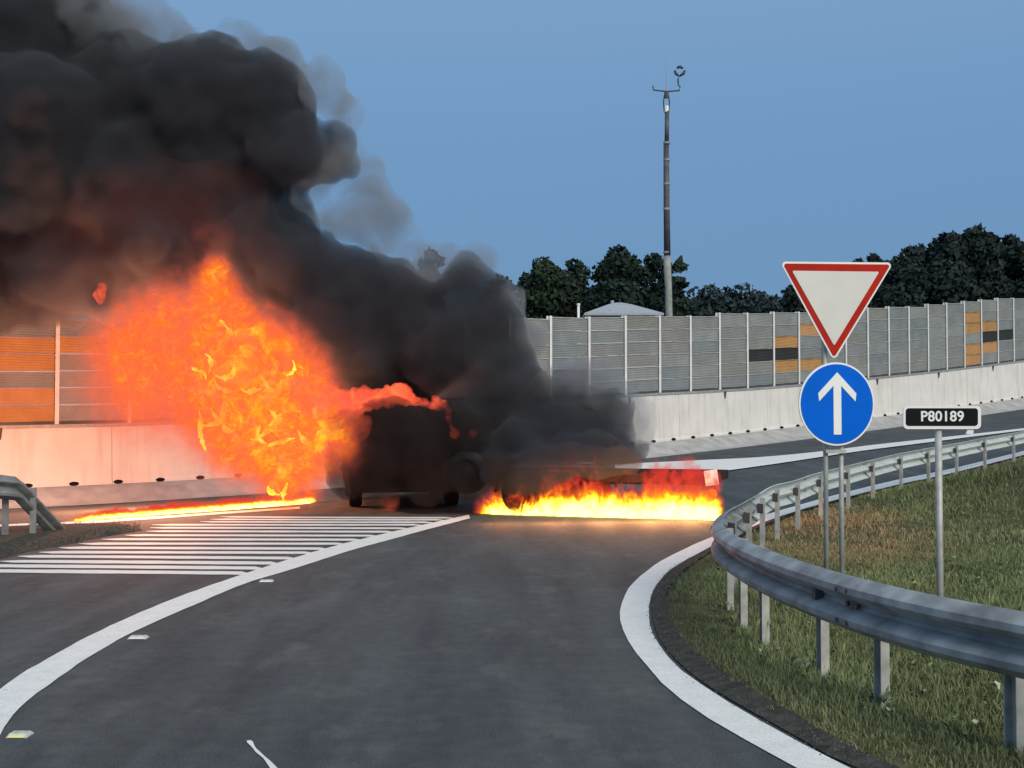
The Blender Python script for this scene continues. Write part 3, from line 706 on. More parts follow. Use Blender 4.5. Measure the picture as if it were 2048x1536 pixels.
# dry stalks around the posts
V = []; Fc = []; cols = []; k_ = 0
while k_ < 700:
    y = 4.0 + 12 * rs.rand() ** 1.3; x = rs.uniform(1.3, 8)
    if not inside(x, y, poly): continue
    d = segdist(x, y, segs)
    if d < .45 or (mnoise.noise(Vector((x * 1.6, y * 1.6, 51))) < -.05 and rs.rand() < .8): continue
    k_ += 1; z = verge_z(x, y, d); hh = rs.uniform(.10, .30); a = rs.uniform(0, 2 * PI); ln = hh * rs.uniform(.1, .5); w_ = .0016; tx_, ty_ = x + math.cos(a) * ln, y + math.sin(a) * ln; b_ = len(V)
    V += [(x - w_, y, z), (x + w_, y, z), (tx_ + w_, ty_, z + hh), (tx_ - w_, ty_, z + hh)]; Fc.append((b_, b_ + 1, b_ + 2, b_ + 3)); c = np.array((.24, .23, .12)) * rs.uniform(.6, 1.3); cols.append(c)
    hw_ = rs.uniform(.003, .008); b_ = len(V); V += [(tx_, ty_, z + hh * .8), (tx_ + hw_, ty_, z + hh * .93), (tx_ + math.cos(a) * .01, ty_, z + hh * 1.1), (tx_ - hw_, ty_ + hw_, z + hh * .93)]; Fc.append((b_, b_ + 1, b_ + 2, b_ + 3)); cols.append(c * 1.3)
tag(build_tinted('dry_stalks', V, Fc, cols, M['leaf']), 'pale dry grass stalks standing around the guardrail posts', 'stalks', kind='stuff')
# grit spilled along the edge of the asphalt
V = []; Fc = []; cols = []
for _ in range(5200):
    i = rs.randint(0, 150); a_, b_2 = off1[i], off2[i]; t = rs.uniform(-.35, 1.35); q = a_.lerp(b_2, t); q = q + (off1[i + 1] - off1[i]) * rs.rand(); r_g = rs.uniform(.002, .008) * (1 if q.y < 9 else 1.5); z = hs(q.x, q.y) + .012 + .03 * max(0, min(1, t)) if t > 0 else .006
    b_ = len(V); an = rs.uniform(0, PI); ca, sa = math.cos(an) * r_g, math.sin(an) * r_g
    V += [(q.x + ca, q.y + sa, z - .003), (q.x - sa, q.y + ca, z - .003), (q.x - ca, q.y - sa, z - .003), (q.x + sa, q.y - ca, z - .003), (q.x + ca * .2, q.y, z + r_g * .8)]
    Fc += [(b_, b_ + 1, b_ + 4), (b_ + 1, b_ + 2, b_ + 4), (b_ + 2, b_ + 3, b_ + 4), (b_ + 3, b_, b_ + 4)]; c = np.array((.085, .083, .075)) * rs.uniform(.4, 1.7); cols += [c] * 4
tag(build_tinted('grit', V, Fc, cols, M['leaf']), 'loose grit along the edge between white line and grass', 'grit', kind='stuff')
# left island of dirt and grass behind the hatching
isl = [(-300, 1150), (-60, 1135), (0, 1118), (60, 1102), (140, 1088), (215, 1072), (285, 1061), (275, 1053), (200, 1053), (60, 1058), (-100, 1066), (-300, 1078)]
ip = [ground(*p) for p in isl]; cx = sum((p for p in ip), Vector()) / len(ip)
v = [tuple(p + Vector((0, 0, .004))) for p in ip] + [tuple(p.lerp(cx, .25) + Vector((0, 0, .10))) for p in ip] + [tuple(cx + Vector((0, 0, .14)))]
n = len(ip); f = [(i, (i + 1) % n, n + (i + 1) % n, n + i) for i in range(n)] + [(n + i, n + (i + 1) % n, 2 * n) for i in range(n)]
tag(mesh('traffic_island', v, f, M['dirt'], smooth=True), kind='structure')
V = []; Fc = []; cols = []; ipoly = [(p.x, p.y) for p in ip]
for _ in range(9000):
    x = rs.uniform(-13, -4.5); y = rs.uniform(13.2, 19.5)
    if not inside(x, y, ipoly) or rs.rand() < .3 or x > -5.9 + rs.rand() * .6: continue
    hh = rs.uniform(.03, .13); a = rs.uniform(0, 2 * PI); w_ = .007; b_ = len(V); z = .02
    V += [(x - w_, y, z), (x + w_, y, z), (x + math.cos(a) * hh * .4, y + math.sin(a) * hh * .4, z + hh)]; Fc.append((b_, b_ + 1, b_ + 2)); cols.append(np.array((.06, .065, .04)) * rs.uniform(.5, 1.4))
tag(build_tinted('grass', V, Fc, cols, M['blade']), 'sparse dark grass around the left guardrail end', 'grass', kind='stuff')

# ------------------------------------------------------------------ trees, house, mast beyond the wall
M['bark'] = node_mat('bark', (.05, .042, .035), rough=.95, var=.3, scale=3)
def tree(px, ptop, wpx, Y, label, bottom=None, tint=(.020, .034, .024), n=2600, leaf=.30, spiky=False, squash=1.0):
    top = at(px, ptop, Y); zb = terrain(top.x, Y); Ht = top.z - zb; W = wpx / F * Y / 2
    e = empty('tree', (top.x, Y, zb)); tag(e, label, 'tree', 'trees beyond the noise fence')
    r = np.random.RandomState(int(px * 7 + ptop))
    n = int(n * 2.6); leaf *= .95; W *= 1.0 if spiky else 1.18; cb = Ht * .08 if bottom is None else bottom; ch = (Ht - cb)
    lobes = []
    for k in range(22):
        t = r.rand(); a = r.uniform(0, 2 * PI); rr = W * (1 - abs(t - .38) * 1.05) * r.uniform(.25, .75)
        lobes.append((math.cos(a) * rr, math.sin(a) * rr, cb + ch * (.12 + .74 * t), W * r.uniform(.36, .56)))
    lobes.append((0, 0, Ht - W * .33, W * .33)); lobes.append((W * .2, 0, Ht - W * .6, W * .4)); lobes.append((-W * .3, 0, Ht - W * .8, W * .4))
    V = []; cols = []; L_ = np.array(lobes); idx = r.choice(len(L_), n, p=L_[:, 3] ** 2 / (L_[:, 3] ** 2).sum())
    for i in idx:
        lx, ly, lz, lr = L_[i]; v_ = r.normal(size=3); v_ /= np.linalg.norm(v_); q = lr * r.uniform(.6, 1.06) ** .6
        c = np.array((lx, ly, lz)) + v_ * q * np.array((1, 1, .85 * squash if not spiky else 1.3))
        u = r.normal(size=3); u /= np.linalg.norm(u); w2 = np.cross(u, v_ + .3 * r.normal(size=3)); w2 /= (np.linalg.norm(w2) + 1e-6); s_ = leaf * r.uniform(.5, 1.4)
        V += [c - u * s_, c + w2 * s_ * .6, c + u * s_, c - w2 * s_ * .6]
        cl = np.array(tint) * r.uniform(.6, 1.5)
        cols.append(cl)
    m_ = len(cols); crown = build_tinted('crown', V, np.arange(4 * m_).reshape(m_, 4), cols, M['leaf'], e)
    tb = MB(); tb.tube([(0, 0, -.5), (.1, 0, Ht * .3), (0, .1, Ht * .75)], [W * .09, W * .065, W * .02], 8)
    for k in range(5):
        a = 2 * PI * k / 5 + r.rand(); z0 = Ht * (.25 + .08 * k); tb.tube([(0, 0, z0), (math.cos(a) * W * .35, math.sin(a) * W * .35, z0 + W * .4), (math.cos(a) * W * .6, math.sin(a) * W * .6, z0 + W * .65)], [W * .04, W * .025, W * .01], 6)
    tb.build('trunk', M['bark'], e, smooth=True); return e
tree(862, 498, 70, 100, 'small spiky tree top showing above the smoke left of centre', n=700, leaf=.35)
tree(1000, 548, 110, 112, 'tree mostly hidden behind the right edge of the smoke', n=2200)
tree(1085, 512, 120, 108, 'broad tree left of the house roof, next to the smoke edge', tint=(.020, .036, .020), n=3400)
tree(1150, 515, 90, 116, 'thin-topped tree directly left of the tallest centre tree', n=2000)
tree(1236, 488, 130, 106, 'tallest rounded tree behind the hipped house roof', tint=(.016, .030, .022), n=3800)
tree(1308, 504, 100, 110, 'dark tree just left of the tall mast', n=2800, tint=(.015, .028, .022))
tree(1357, 518, 42, 104, 'narrow tree with sparse sprigs just right of the mast', n=260, leaf=.38)
tree(1335, 545, 90, 118, 'low dark tree at the foot of the mast', n=2200)
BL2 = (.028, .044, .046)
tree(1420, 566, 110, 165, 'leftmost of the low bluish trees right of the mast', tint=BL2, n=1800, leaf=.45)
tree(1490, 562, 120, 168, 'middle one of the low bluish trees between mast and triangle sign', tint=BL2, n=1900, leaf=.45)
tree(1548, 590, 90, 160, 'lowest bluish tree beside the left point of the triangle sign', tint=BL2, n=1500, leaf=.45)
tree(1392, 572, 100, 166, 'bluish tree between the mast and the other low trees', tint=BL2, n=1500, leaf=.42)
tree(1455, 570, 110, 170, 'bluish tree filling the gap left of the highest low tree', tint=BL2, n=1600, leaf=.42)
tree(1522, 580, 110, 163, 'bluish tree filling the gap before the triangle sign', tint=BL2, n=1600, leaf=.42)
DK = (.016, .027, .024)
tree(1610, 570, 110, 150, 'dark tree behind the left half of the triangle sign', tint=DK, n=1800, leaf=.45)
tree(1690, 545, 120, 152, 'dark tree behind the right half of the triangle sign', tint=DK, n=2000, leaf=.45)
tree(1715, 515, 60, 150, 'tiny rounded tree top peeking over the triangle sign, left one', tint=DK, n=700, leaf=.4)
tree(1747, 505, 60, 151, 'tiny rounded tree top peeking over the triangle sign, right one', tint=DK, n=700, leaf=.4)
tree(1790, 520, 120, 150, 'dark tree right beside the right point of the triangle sign', tint=DK, n=2400, leaf=.45)
tree(1840, 486, 140, 152, 'dark tree on the rising left flank of the hillside wood', tint=DK, n=3000, leaf=.45)
tree(1900, 462, 130, 150, 'second highest tree of the hillside wood, left of its summit', tint=DK, n=3000, leaf=.45)
tree(1950, 448, 125, 149, 'highest tree of the hillside wood on the right', tint=DK, n=3400, leaf=.45)
tree(1875, 520, 190, 144, 'wide dark tree filling the middle of the hillside wood', tint=DK, n=3600, leaf=.45)
tree(2020, 468, 75, 155, 'pointed tree at the right edge beside a light gap in the wood', tint=DK, n=1500, leaf=.42)
tree(2065, 480, 110, 152, 'rounded tree cut by the right edge of the picture', tint=DK, n=2400, leaf=.45)
tree(1790, 575, 180, 140, 'low dark bushy tree at the left foot of the hillside wood', tint=DK, n=2600, leaf=.45)
V = []; cols = []
for k in range(9000):      # scrub at the foot of the wood
    x = rs.uniform(-30, 95); y = rs.uniform(118, 135) ; z = terrain(x, y); hh = 3.0 + 2.2 * mnoise.noise(Vector((x * .12, 0, 5))) + (1 if x < 20 else 0)
    if x > 46: hh *= .35
    c = np.array((x, y, z + hh * rs.rand())); u = rs.normal(size=3); u /= np.linalg.norm(u); w2 = np.cross(u, rs.normal(size=3)); w2 /= np.linalg.norm(w2); s_ = .5 * rs.uniform(.6, 1.5)
    V += [c - u * s_, c + w2 * s_ * .6, c + u * s_, c - w2 * s_ * .6]; cols.append(np.array((.018, .03, .024)) * rs.uniform(.6, 1.5))
tag(build_tinted('undergrowth', V, np.arange(len(V)).reshape(-1, 4), cols, M['leaf']), 'dark scrub at the foot of the trees beyond the fence', 'undergrowth', kind='stuff')

M['slate'] = node_mat('pale_slate', (.34, .37, .40), rough=.6, var=.12, scale=3)
M['render'] = node_mat('house_render', (.5, .49, .46), rough=.9, var=.08)
hy = 86.0; hc = at(1240, 700, hy); hz = terrain(hc.x, hy); e = empty('house', (hc.x, hy, hz)); tag(e, 'house with a pale hipped slate roof showing above the noise fence', 'house')
ez = at(1240, 634, hy).z - hz; tz = at(1240, 606, hy).z - hz; w2, d2 = 2.75, 3.2
MB().box((0, 0, ez / 2), (2 * w2 - .7, 2 * d2 - .7, ez)).build('wall', M['render'], e)
rb = MB(); ps = [(-w2, -d2, ez), (w2, -d2, ez), (w2, d2, ez), (-w2, d2, ez)]; qs = [(-.9, -.9, tz - .18), (.75, -.9, tz - .18), (.75, .9, tz - .18), (-.9, .9, tz - .18)]
rf = rb.hexa([(a, b, c - .15) for a, b, c in ps], ps).build('roof', M['slate'], e)
rb = MB(); rb.hexa([(a, b, c + .003) for a, b, c in ps], qs); rb.hexa([(a, b, c + .003) for a, b, c in qs], [(-.3, -.3, tz), (.15, -.3, tz), (.15, .3, tz), (-.3, .3, tz)]); rb.build('roof_slope', M['slate'], e)
MB().tube([(-.55, 0, tz - .12), (-.55, 0, tz + .18)], .13, 8).build('finial', M['slate'], e)
for xx in (-1.5, 0, 1.5):
    wn_ = MB().box((xx, -d2 + .33, ez * .6), (.8, .06, 1.1)).build('window', M['glassb'], e)
    MB().box((xx, -d2 + .315, ez * .6 - .6), (.95, .12, .08)).build('sill', M['white'], wn_)
pc = at(1157, 636, 80); pz = terrain(pc.x, 80); e = empty('flue_pipe', (pc.x, 80, pz)); tag(e, 'short white vent pipe standing left of the house roof', 'pipe')
MB().tube([(0, 0, 0), (0, 0, at(1157, 611, 80).z - pz)], .085, 10).build('pipe', M['whiteb'], e, smooth=True); MB().tube([(0, 0, at(1157, 611, 80).z - pz), (0, 0, at(1157, 607, 80).z - pz)], .12, 10).build('pipe_cap', M['whiteb'], e)

my = 72.0; mc = at(1335, 700, my); mz = terrain(mc.x, my); mo = Vector((mc.x, my, mz)); e = empty('mast', mo); tag(e, 'tall slim mast with a crossbar, camera head and aerial on top', 'mast')
def MP(px, py): q = at(px, py, my) - mo; return Vector((q.x, 0, q.z))
M['mastlow'] = node_mat('mast_pale_base', (.27, .28, .26), rough=.7, var=.3, scale=3)
M['mastup'] = node_mat('mast_dark_pole', (.075, .07, .08), rough=.6, var=.4, scale=2)
pxm_ = lambda p: p / F * my
MB().tube([MP(1338, 800) * 1, MP(1338, 640), MP(1337, 580), MP(1334, 512)], [pxm_(9), pxm_(7.5), pxm_(7), pxm_(7.5)], 12).build('base_section', M['mastlow'], e, smooth=True)
MB().tube([MP(1334.5, 512), MP(1333, 400), MP(1332.5, 290)], [pxm_(6.8), pxm_(6.0), pxm_(5.6)], 12).build('lower_section', M['mastup'], e, smooth=True)
MB().tube([MP(1333.5, 290), MP(1334, 222)], [pxm_(4.6), pxm_(4.3)], 12).build('upper_section', M['mastup'], e, smooth=True)
for py in (286, 320, 368, 418, 505): MB().tube([MP(1333.5, py - 2), MP(1333.5, py + 2)], pxm_(7.0), 12).build('collar', M['mastlow'], e)
for dx in (-6, 6): MB().tube([MP(1333 + dx * .7, 225), MP(1333 + dx, 205), MP(1333 + dx * .7, 190)], pxm_(1.4), 6).build('cage_bar', M['dark'], e)
MB().tube([MP(1333, 224), MP(1333, 212)], pxm_(4.5), 10).build('cage_plate', M['whiteb'], e)
MB().tube([MP(1333, 196), MP(1333, 184)], pxm_(4.5), 10).build('head_block', M['dark'], e)
MB().tube([MP(1306, 172), MP(1307, 180), MP(1333, 183), MP(1359, 181), MP(1360, 172)], pxm_(1.6), 8).build('crossbar', M['dark'], e)
MB().tube([MP(1333, 183), MP(1331, 108)], [pxm_(.7), pxm_(.4)], 6).build('aerial', M['capsteel'], e)
cl = MB(); cl.tube([MP(1357, 172), MP(1356, 158), MP(1359, 152)], pxm_(1.6), 8); cl.build('camera_stem', M['dark'], e)
hd = MB(); hd.tube([MP(1349, 141), MP(1352, 147), MP(1357, 152)], [pxm_(2.2), pxm_(3.2), pxm_(2)], 8); hd.tube([MP(1370, 141), MP(1367, 147), MP(1360, 152)], [pxm_(2.2), pxm_(3.2), pxm_(2)], 8); hd.tube([MP(1354, 136), MP(1360, 133), MP(1366, 137)], [pxm_(2.4), pxm_(3.4), pxm_(2.4)], 8); hd.build('camera_head', M['dark'], e, smooth=True)

# ------------------------------------------------------------------ burning van and trailer
vp = Vector((-1.93, 22.0, hs(-1.9, 22)))
van = empty('burning_van', vp, math.radians(9)); tag(van, 'charred black van seen from behind, wrapped in flames and smoke', 'van')
def loft(rings, name, mat, parent, smooth=True, caps=True):
    m_ = MB(); n = len(rings[0])
    for r in rings: m_.v += [tuple(p) for p in r]
    for i in range(len(rings) - 1):
        for k in range(n): k2 = (k + 1) % n; m_.f.append((i * n + k, (i + 1) * n + k, (i + 1) * n + k2, i * n + k2))
    if caps: m_.f.append(tuple(range(n))); m_.f.append(tuple(range((len(rings) - 1) * n, len(rings) * n))[::-1])
    o = m_.build(name, mat, parent, smooth=smooth)
    try: o.data.set_sharp_from_angle(angle=math.radians(35))
    except Exception: pass
    return o
def section(y, w0, wt, zb, zs, zt):    # lower width, roof width, bottom, shoulder, roof
    pts = [(-w0 * .96, zb), (-w0, zb + .12), (-w0, zs)]
    for k in range(6):
        t = k / 5 * PI / 2; r = .36
        pts.append((-(wt - r) - r * math.cos(t), zt - r + r * math.sin(t)))
    pts += [(-x, z) for x, z in pts[::-1]]
    return [Vector((x, y, z)) for x, z in pts]
VS = 1.1
rings = [section(0, .96, .82, .34, 1.02, 1.90), section(.10, 1.0, .88, .30, 1.05, 1.95), section(1.2, 1.02, .90, .28, 1.05, 1.98), section(3.0, 1.02, .88, .28, 1.05, 1.96), section(3.55, 1.02, .78, .28, 1.05, 1.72), section(4.05, 1.0, .9, .28, .98, 1.25), section(4.6, .97, .85, .30, .80, 1.05), section(4.8, .85, .75, .34, .6, .90)]
body = loft(rings, 'body', M['black'], van); van.scale = (1.08, 1, 1)
MB().hexa([(-.70, -.012, 1.12), (.70, -.012, 1.12), (.70, .02, 1.12), (-.70, .02, 1.12)], [(-.62, .012, 1.68), (.62, .012, 1.68), (.62, .04, 1.68), (-.62, .04, 1.68)]).build('rear_window', M['glassb'], van)
MB().box((0, -.05, .42), (1.9, .12, .2)).build('rear_bumper', M['rust'], van, bevel=.03)
MB().box((0, -.012, .85), (.03, .03, 1.0)).build('door_seam', M['rust'], van)
for s_ in (-1, 1):
    MB().box((s_ * .90, -.01, 1.15), (.12, .06, .5)).build('tail_light', M['rust'], van, bevel=.02)
    MB().hexa([(s_ * 1.012, .5, 1.1), (s_ * 1.012, 2.9, 1.1), (s_ * .99, 2.9, 1.1), (s_ * .99, .5, 1.1)], [(s_ * .97, .6, 1.6), (s_ * .97, 2.8, 1.6), (s_ * .94, 2.8, 1.6), (s_ * .94, .6, 1.6)]).build('side_window', M['glassb'], van)
    mi = MB(); mi.box((s_ * 1.17, 3.3, 1.28), (.2, .12, .28)); mi.tube([(s_ * .98, 3.35, 1.2), (s_ * 1.12, 3.32, 1.25)], .03, 6); mi.build('wing_mirror', M['rust'], van)
def wheel(parent, loc, r, wd, rot=0):
    ty = MB().lathe([(r * .62, -wd / 2), (r * .92, -wd / 2), (r, -wd * .35), (r, wd * .35), (r * .92, wd / 2), (r * .62, wd / 2)], 28, Matrix.Rotation(rot, 4, 'Z')).build('wheel', M['rubber'], parent, loc=loc, smooth=True)
    rm = MB().lathe([(.001, -wd * .3), (r * .2, -wd * .36), (r * .25, -wd * .25), (r * .55, -wd * .22), (r * .62, -wd * .46), (r * .62, wd * .46), (r * .5, wd * .2), (.001, wd * .2)], 24, Matrix.Rotation(rot, 4, 'Z')).build('rim', M['rust'], ty, smooth=True)
    return ty
for x in (-.84, .84):
    for y in (.85, 3.85): wheel(van, (x, y, .345), .345, .23)
MB().tube([(-.8, .85, .36), (.8, .85, .36)], .05, 8).build('axle', M['rust'], van)

th = math.atan2(-1.35, 4.3)
tp = Vector((1.48, 21.15, hs(1.5, 21))); tr = empty('burning_trailer', tp, th); tag(tr, 'low twin-axle trailer burning across the road, right of the black van', 'trailer')
tl, tw = 4.3, 1.9
MB().box((0, 0, .62), (tl, tw, .08)).build('deck', M['rust'], tr)
for y in (-tw / 2 - .02, tw / 2 + .02): MB().box((0, y, .64), (tl, .035, .15)).build('side_board', M['rust'], tr)
MB().box((tl / 2 + .02, 0, .64), (.035, tw, .15)).build('tail_board', M['rust'], tr); MB().box((-tl / 2 - .02, 0, .78), (.035, tw, .42)).build('front_board', M['rust'], tr)
for y in (-.5, .5): MB().box((0, y, .56), (tl * .98, .08, .10)).build('chassis_beam', M['black'], tr)
for x in (-1.08, -.30):
    for y in (-tw / 2 + .02, tw / 2 - .02): wheel(tr, (x, y, .345), .345, .2, PI / 2)
    MB().tube([(x, -.9, .35), (x, .9, .35)], .04, 8).build('axle', M['rust'], tr)
for y in (-tw / 2 - .06, tw / 2 + .06):
    m_ = MB(); prev = None
    ptsa = [(-1.52, .36), (-1.47, .60), (-1.28, .77), (-.1, .77), (.09, .60), (.14, .36)]
    for (x0, z0), (x1, z1) in zip(ptsa, ptsa[1:]):
        m_.hexa([(x0, y - .11, z0), (x1, y - .11, z1), (x1, y + .09, z1), (x0, y + .09, z0)], [(x0, y - .11, z0 + .02), (x1, y - .11, z1 + .02), (x1, y + .09, z1 + .02), (x0, y + .09, z0 + .02)])
    m_.build('mudguard', M['black'], tr)
m_ = MB(); m_.tube([(-tl / 2, -.55, .55), (-tl / 2 - 1.1, 0, .5)], .045, 8); m_.tube([(-tl / 2, .55, .55), (-tl / 2 - 1.1, 0, .5)], .045, 8); m_.build('drawbar', M['rust'], tr)
wheel(tr, (-2.0, -tw / 2 - .17, .70), .37, .20, PI / 2)
rbp = (tl / 2 + .03, -tw / 2 - .05, .64)
m_ = MB(); m_.box((rbp[0] - .02, rbp[1], rbp[2] + .02), (.22, .03, .25), Matrix.Rotation(math.radians(-8), 3, 'Y')); m_.build('reflector_board', M['whiteb'], tr, bevel=.01)
MB().lathe([(.001, -.03), (.075, -.03), (.085, .01), (.001, .03)], 14, Matrix.Translation((rbp[0] - .01, rbp[1] - .01, .40)) @ Matrix.Rotation(PI / 2, 4, 'Z')).build('tail_light', M['orangelens'], tr)

# ------------------------------------------------------------------ fire and smoke
def puff_hull(name, puffs, voxel, disp, dscale, mats, seed=1, extra=4, esc=.45):
    r = random.Random(seed); bm = bmesh.new(); allp = []
    for (px, py, rp, Y) in puffs:
        c = at(px, py, Y); R = rp / F * Y; allp.append((c, R))
        for k in range(extra):
            d = Vector((r.gauss(0, 1), r.gauss(0, 1), r.gauss(0, 1))).normalized(); allp.append((c + d * R * .72, R * esc * r.uniform(.75, 1.15)))
    for c, R in allp:
        bmesh.ops.create_icosphere(bm, subdivisions=2, radius=R, matrix=Matrix.Translation(c))
    me = bpy.data.meshes.new(name); bm.to_mesh(me); bm.free()
    for m_ in mats: me.materials.append(m_)
    o = link(name, me)
    rm = o.modifiers.new('remesh', 'REMESH'); rm.mode = 'VOXEL'; rm.voxel_size = voxel; rm.use_smooth_shade = True
    for i, (st, sz) in enumerate(zip(disp, dscale)):
        tx = bpy.data.textures.new(name + '_billow', 'CLOUDS'); tx.noise_scale = sz; tx.noise_depth = 2; tx.noise_basis = 'BLENDER_ORIGINAL'
        dm = o.modifiers.new('billow', 'DISPLACE'); dm.texture = tx; dm.strength = st; dm.mid_level = .5; dm.texture_coords = 'GLOBAL'
    return o
def bake_main(o, part=.02):
    """keep only the outer skin: small closed pockets left inside by the remesh would show as specks"""
    r2 = o.modifiers.new('remesh_again', 'REMESH'); r2.mode = 'VOXEL'; r2.voxel_size = .10; r2.use_smooth_shade = True
    bpy.context.view_layer.update(); dg = bpy.context.evaluated_depsgraph_get()
    me = bpy.data.meshes.new_from_object(o.evaluated_get(dg)); n = len(me.vertices); ed = np.empty(len(me.edges) * 2, np.int32); me.edges.foreach_get('vertices', ed); ed = ed.reshape(-1, 2)
    lab = np.arange(n)
    while True:                                   # label spreading
        m_ = np.minimum(lab[ed[:, 0]], lab[ed[:, 1]]); new = lab.copy(); np.minimum.at(new, ed[:, 0], m_); np.minimum.at(new, ed[:, 1], m_); new = new[new]
        if (new == lab).all(): break
        lab = new
    cnt = np.bincount(lab, minlength=n); bad = cnt[lab] < part * n
    if bad.any():
        bm = bmesh.new(); bm.from_mesh(me); bm.verts.ensure_lookup_table(); bmesh.ops.delete(bm, geom=[bm.verts[i] for i in np.nonzero(bad)[0]], context='VERTS'); bm.to_mesh(me); bm.free()
    o.modifiers.clear(); old = o.data; o.data = me; me.name = old.name + '_skin'; bpy.data.meshes.remove(old)
def smoke_mat(name, dens, col, nscale=1.2, lo=.42, hi=.62, hetero=True):
    m = bpy.data.materials.new(name); m.use_nodes = True; n = m.node_tree; n.nodes.clear()
    o = n.nodes.new('ShaderNodeOutputMaterial'); v_ = n.nodes.new('ShaderNodeVolumePrincipled'); n.links.new(v_.outputs[0], o.inputs['Volume'])
    v_.inputs['Color'].default_value = tuple(col) + (1,); v_.inputs['Anisotropy'].default_value = .1; v_.inputs['Density Attribute'].default_value = ''
    if hetero:
        t = n.nodes.new('ShaderNodeTexCoord'); x = n.nodes.new('ShaderNodeTexNoise'); x.inputs['Scale'].default_value = nscale; x.inputs['Detail'].default_value = 3; x.inputs['Distortion'].default_value = .6
        n.links.new(t.outputs['Object'], x.inputs[0])
        mr = n.nodes.new('ShaderNodeMapRange'); mr.inputs['From Min'].default_value = lo; mr.inputs['From Max'].default_value = hi; mr.inputs['To Min'].default_value = 0; mr.inputs['To Max'].default_value = dens
        n.links.new(x.outputs[0], mr.inputs[0]); n.links.new(mr.outputs[0], v_.inputs['Density'])
    else: v_.inputs['Density'].default_value = dens
    return m
M['smoke'] = smoke_mat('dense_smoke', 2.8, (.150, .155, .175), hetero=False)
M['wisp'] = smoke_mat('thin_smoke', 2.6, (.50, .51, .53), 1.0, .38, .68)
dense = [(-420, -80, 420, 27), (-150, 60, 300, 26), (60, 120, 210, 25.5), (40, 330, 250, 25), (-150, 420, 260, 26), (-60, 520, 170, 25), (110, 540, 110, 24.5), (-300, 500, 230, 27), (-500, 300, 300, 28),
         (260, 210, 150, 25), (400, 205, 135, 24.5), (520, 215, 115, 24.5), (590, 300, 85, 24), (250, 380, 190, 25), (420, 340, 150, 25), (540, 340, 80, 24.5), (640, 315, 52, 24.3), (672, 280, 48, 24.3), (690, 330, 36, 24.2),
         (240, 530, 115, 25), (330, 500, 150, 25), (440, 450, 120, 25), (520, 500, 120, 24.5), (600, 560, 115, 24), (640, 640, 120, 24), (700, 600, 115, 24), (760, 580, 80, 23.8), (740, 700, 110, 23.5), (810, 640, 100, 23.5),
         (940, 600, 80, 23), (960, 660, 90, 22.8), (880, 700, 105, 23), (980, 750, 95, 22.6), (840, 760, 90, 24), (950, 830, 90, 22.3), (1060, 850, 85, 22), (1150, 855, 78, 22), (1195, 870, 66, 22), (1110, 890, 48, 21.8), (1010, 890, 52, 22), (1215, 905, 34, 21.9), (970, 910, 42, 22.2), (930, 870, 50, 22.8), (1140, 905, 40, 20.6), (1060, 905, 42, 20.7), (1200, 900, 38, 20.4), (1000, 915, 40, 20.9), (1235, 880, 36, 21.0), (1225, 830, 50, 21.6), (950, 880, 40, 21.0), (935, 930, 26, 21.0), (1255, 915, 24, 20.6),
         (560, 640, 90, 25), (620, 730, 80, 24.5), (520, 610, 90, 24.8), (700, 760, 70, 24), (480, 570, 80, 25), (380, 590, 70, 25), (200, 580, 75, 25), (60, 570, 80, 25), (110, 600, 48, 25), (150, 622, 46, 24.6), (90, 625, 40, 24.6), (215, 625, 40, 24.5), (190, 605, 44, 25), (30, 600, 50, 25), (290, 590, 60, 25), (1050, 800, 70, 22), (1120, 850, 60, 21.4), (1040, 870, 60, 21.2), (1180, 860, 50, 21.2), (960, 921, 26, 20.55), (982, 928, 31, 20.49), (1004, 924, 27, 20.43), (1026, 931, 32, 20.37), (1048, 927, 28, 20.31), (1070, 923, 33, 20.25), (1092, 930, 29, 20.19), (1114, 926, 34, 20.13), (1136, 922, 30, 20.07), (1158, 929, 26, 20.01), (1180, 925, 31, 19.95), (1202, 921, 27, 19.89), (1224, 928, 32, 19.83), (1246, 924, 28, 19.77), (1268, 931, 33, 19.71), (1000, 950, 30, 20.2), (1040, 955, 28, 20.1), (1085, 955, 24, 20.0), (1285, 900, 30, 20.3), (1225, 800, 35, 21.6), (1118, 868, 42, 21.9), (1150, 795, 48, 22.2), (1190, 802, 42, 22.1), (1215, 835, 42, 22), (1080, 870, 70, 22.9), (965, 941, 22, 20.20), (989, 936, 22, 20.15), (1013, 938, 22, 20.10), (1037, 940, 22, 20.05), (1061, 935, 22, 20.00), (1085, 937, 22, 19.95), (1109, 939, 22, 19.90), (1133, 941, 22, 19.85), (1157, 936, 22, 19.80), (1181, 938, 22, 19.75), (1205, 940, 22, 19.70), (1229, 935, 22, 19.65), (1253, 937, 22, 19.60),  (1160, 870, 60, 22.8), (1010, 860, 70, 23), (100, -120, 150, 26)]
smoke = puff_hull('smoke_plume', dense, .11, (.55, .24), (.9, .32), [M['smoke']], 3, 4); bake_main(smoke); tag(smoke, 'huge black smoke plume rolling up and left from the burning van', 'smoke', kind='stuff')
